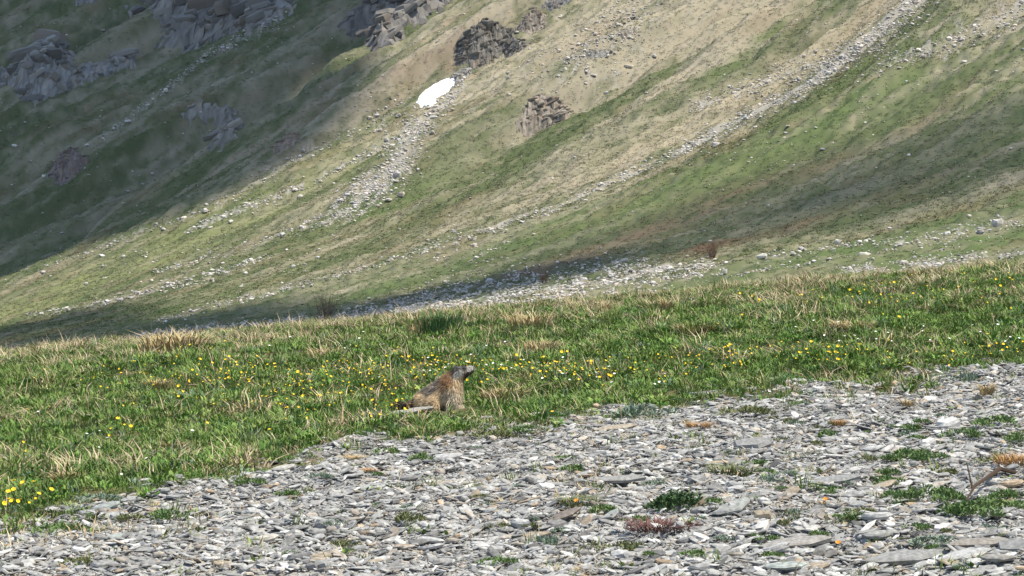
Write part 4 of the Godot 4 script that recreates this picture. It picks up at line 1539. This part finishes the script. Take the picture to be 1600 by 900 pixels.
# ---------------------------------------------------------------- flowers
func flower_mesh(petals: int, radius: float, height: float, petal: Material, stem: Material) -> ArrayMesh:
	var st := SurfaceTool.new()
	st.begin(Mesh.PRIMITIVE_TRIANGLES)
	var top := Vector3(0.006, height, 0.004)
	for i in petals:
		var a := TAU * i / petals
		var w := TAU / petals * 0.52
		var e0 := top + Vector3(cos(a - w), 0.0, sin(a - w)) * radius + Vector3(0, radius * 0.55, 0)
		var e1 := top + Vector3(cos(a), 0.0, sin(a)) * radius * 1.12 + Vector3(0, radius * 0.75, 0)
		var e2 := top + Vector3(cos(a + w), 0.0, sin(a + w)) * radius + Vector3(0, radius * 0.55, 0)
		for t in [[top, e0, e1], [top, e1, e2]]:
			st.set_normal((t[2] - t[0]).cross(t[1] - t[0]).normalized())
			for p in t:
				st.add_vertex(p)
	st.set_material(petal)
	var m := st.commit()
	var s2 := SurfaceTool.new()
	s2.begin(Mesh.PRIMITIVE_TRIANGLES)
	tube(s2, Vector3(0, -0.01, 0), top, 0.0016, 0.0012, 3)
	s2.set_material(stem)
	s2.commit(m)
	return m

func make_flowers() -> void:
	var yellow := matte(Color(0.80, 0.55, 0.03), 0.6, 0.3)
	var white := matte(Color(0.80, 0.80, 0.76), 0.6, 0.3)
	var orange := matte(Color(0.62, 0.26, 0.04), 0.6, 0.3)
	var stem := matte(Color(0.08, 0.15, 0.04), 0.7, 0.3)
	var ym := [flower_mesh(5, 0.008, 0.115, yellow, stem), flower_mesh(5, 0.0098, 0.135, yellow, stem)]
	var wm := flower_mesh(6, 0.009, 0.115, white, stem)
	for a in [[690, 592, 55, 9, 36], [610, 575, 50, 9, 14], [480, 618, 60, 14, 26], [470, 650, 25, 8, 12], [595, 652, 18, 12, 16], [380, 600, 50, 14, 26], [250, 598, 40, 10, 12], [330, 585, 40, 6, 14], [860, 590, 60, 10, 16], [940, 600, 50, 12, 10], [1120, 570, 22, 8, 16], [1275, 566, 28, 6, 16], [1420, 470, 60, 18, 16], [1330, 475, 40, 8, 10], [1540, 575, 60, 8, 12], [1190, 490, 40, 10, 8], [1500, 455, 60, 14, 10], [180, 692, 12, 5, 5], [275, 628, 10, 6, 5], [80, 670, 60, 30, 9], [600, 690, 200, 15, 6], [740, 610, 14, 12, 8]]:
		for i in a[4]:
			yellow_flower(a[0] + a[2] * rng.randfn() * 1.1, a[1] + a[3] * rng.randfn() * 1.1, ym)
	# more of them than one can count
	var rest := Cloud_of_copies.new()
	for a in [[480, 618, 110, 16, 70], [380, 600, 80, 14, 60], [600, 585, 80, 12, 60], [720, 590, 60, 12, 40], [860, 590, 70, 12, 40], [1000, 590, 120, 14, 50], [1120, 570, 40, 10, 30], [1275, 566, 60, 8, 40], [1420, 470, 110, 20, 70], [1540, 560, 70, 16, 40], [600, 645, 30, 14, 30], [250, 600, 120, 20, 50], [460, 650, 60, 12, 30]]:
		for i in a[4]:
			var p := near_hit(a[0] + a[2] * rng.randfn(), a[1] + a[3] * rng.randfn())
			if by_marmot(p.x, -p.z) > 0.95 and -p.z < 30.0 and beyond_edge(p.x, -p.z) > 0.2:
				rest.where.append(turned(r(0, TAU), r(-0.3, 0.9), r(-0.6, 0.6), Vector3.ONE * r(0.6, 1.0), p))
				rest.tint.append(Color.WHITE)
	var drift := scatter("yellow_flower_drifts", ym[0], null, rest)
	tag(drift, "drifts of tiny yellow flowers all through the meadow grass", "flowers")
	for i in 26:
		yellow_flower(lerpf(-4, 68, (i + r(-0.5, 0.5)) / 26.0), lerpf(812, 798, i / 26.0) + r(-4, 4), ym, "yellow flower in the dense row at the low gravel corner", "row of yellow flowers by the gravel")
	for a in [[720, 600, 90, 18, 22], [900, 605, 120, 15, 14], [1380, 540, 110, 16, 18], [1560, 540, 60, 20, 8], [150, 690, 120, 40, 8], [560, 560, 150, 15, 8]]:
		for i in a[4]:
			var p := near_hit(a[0] + a[2] * rng.randfn() * 0.7, a[1] + a[3] * rng.randfn() * 0.7)
			if by_marmot(p.x, -p.z) < 1.0 or beyond_edge(p.x, -p.z) < 0.1:
				continue
			var o := put("white_flower", wm, null)
			o.transform = turned(r(0, TAU), r(0.0, 0.5), r(-0.3, 0.3), Vector3.ONE * r(0.75, 1.15), p)
			tag(o, "small white flower standing in the meadow grass", "flower", "white flowers of the meadow")
	var om := flower_mesh(7, 0.011, 0.06, orange, stem)
	for a in [[904, 800, "orange flower head on the olive plant behind the tan standing stone"], [1308, 866, "orange flower head beside the long layered grey slab"], [1288, 797, "orange flower head in the yellowish dry tuft"]]:
		var o := put("orange_flower", om, null)
		o.transform = turned(r(0, TAU), 0.5, 0.1, Vector3.ONE, near_hit(a[0], a[1]))
		tag(o, a[2], "flower")

func yellow_flower(u: float, v: float, shapes: Array, label := "yellow meadow flower blooming in the short green grass", group := "yellow flowers of the meadow") -> void:
	var p := near_hit(u, v)
	if by_marmot(p.x, -p.z) < 0.9 or -p.z > 31.0:
		return
	var o := put("yellow_flower", shapes[rng.randi() % 2], null)
	o.transform = turned(r(0, TAU), r(-0.3, 0.9), r(-0.6, 0.6), Vector3.ONE * r(0.7, 1.35), p)
	tag(o, label, "flower", group)
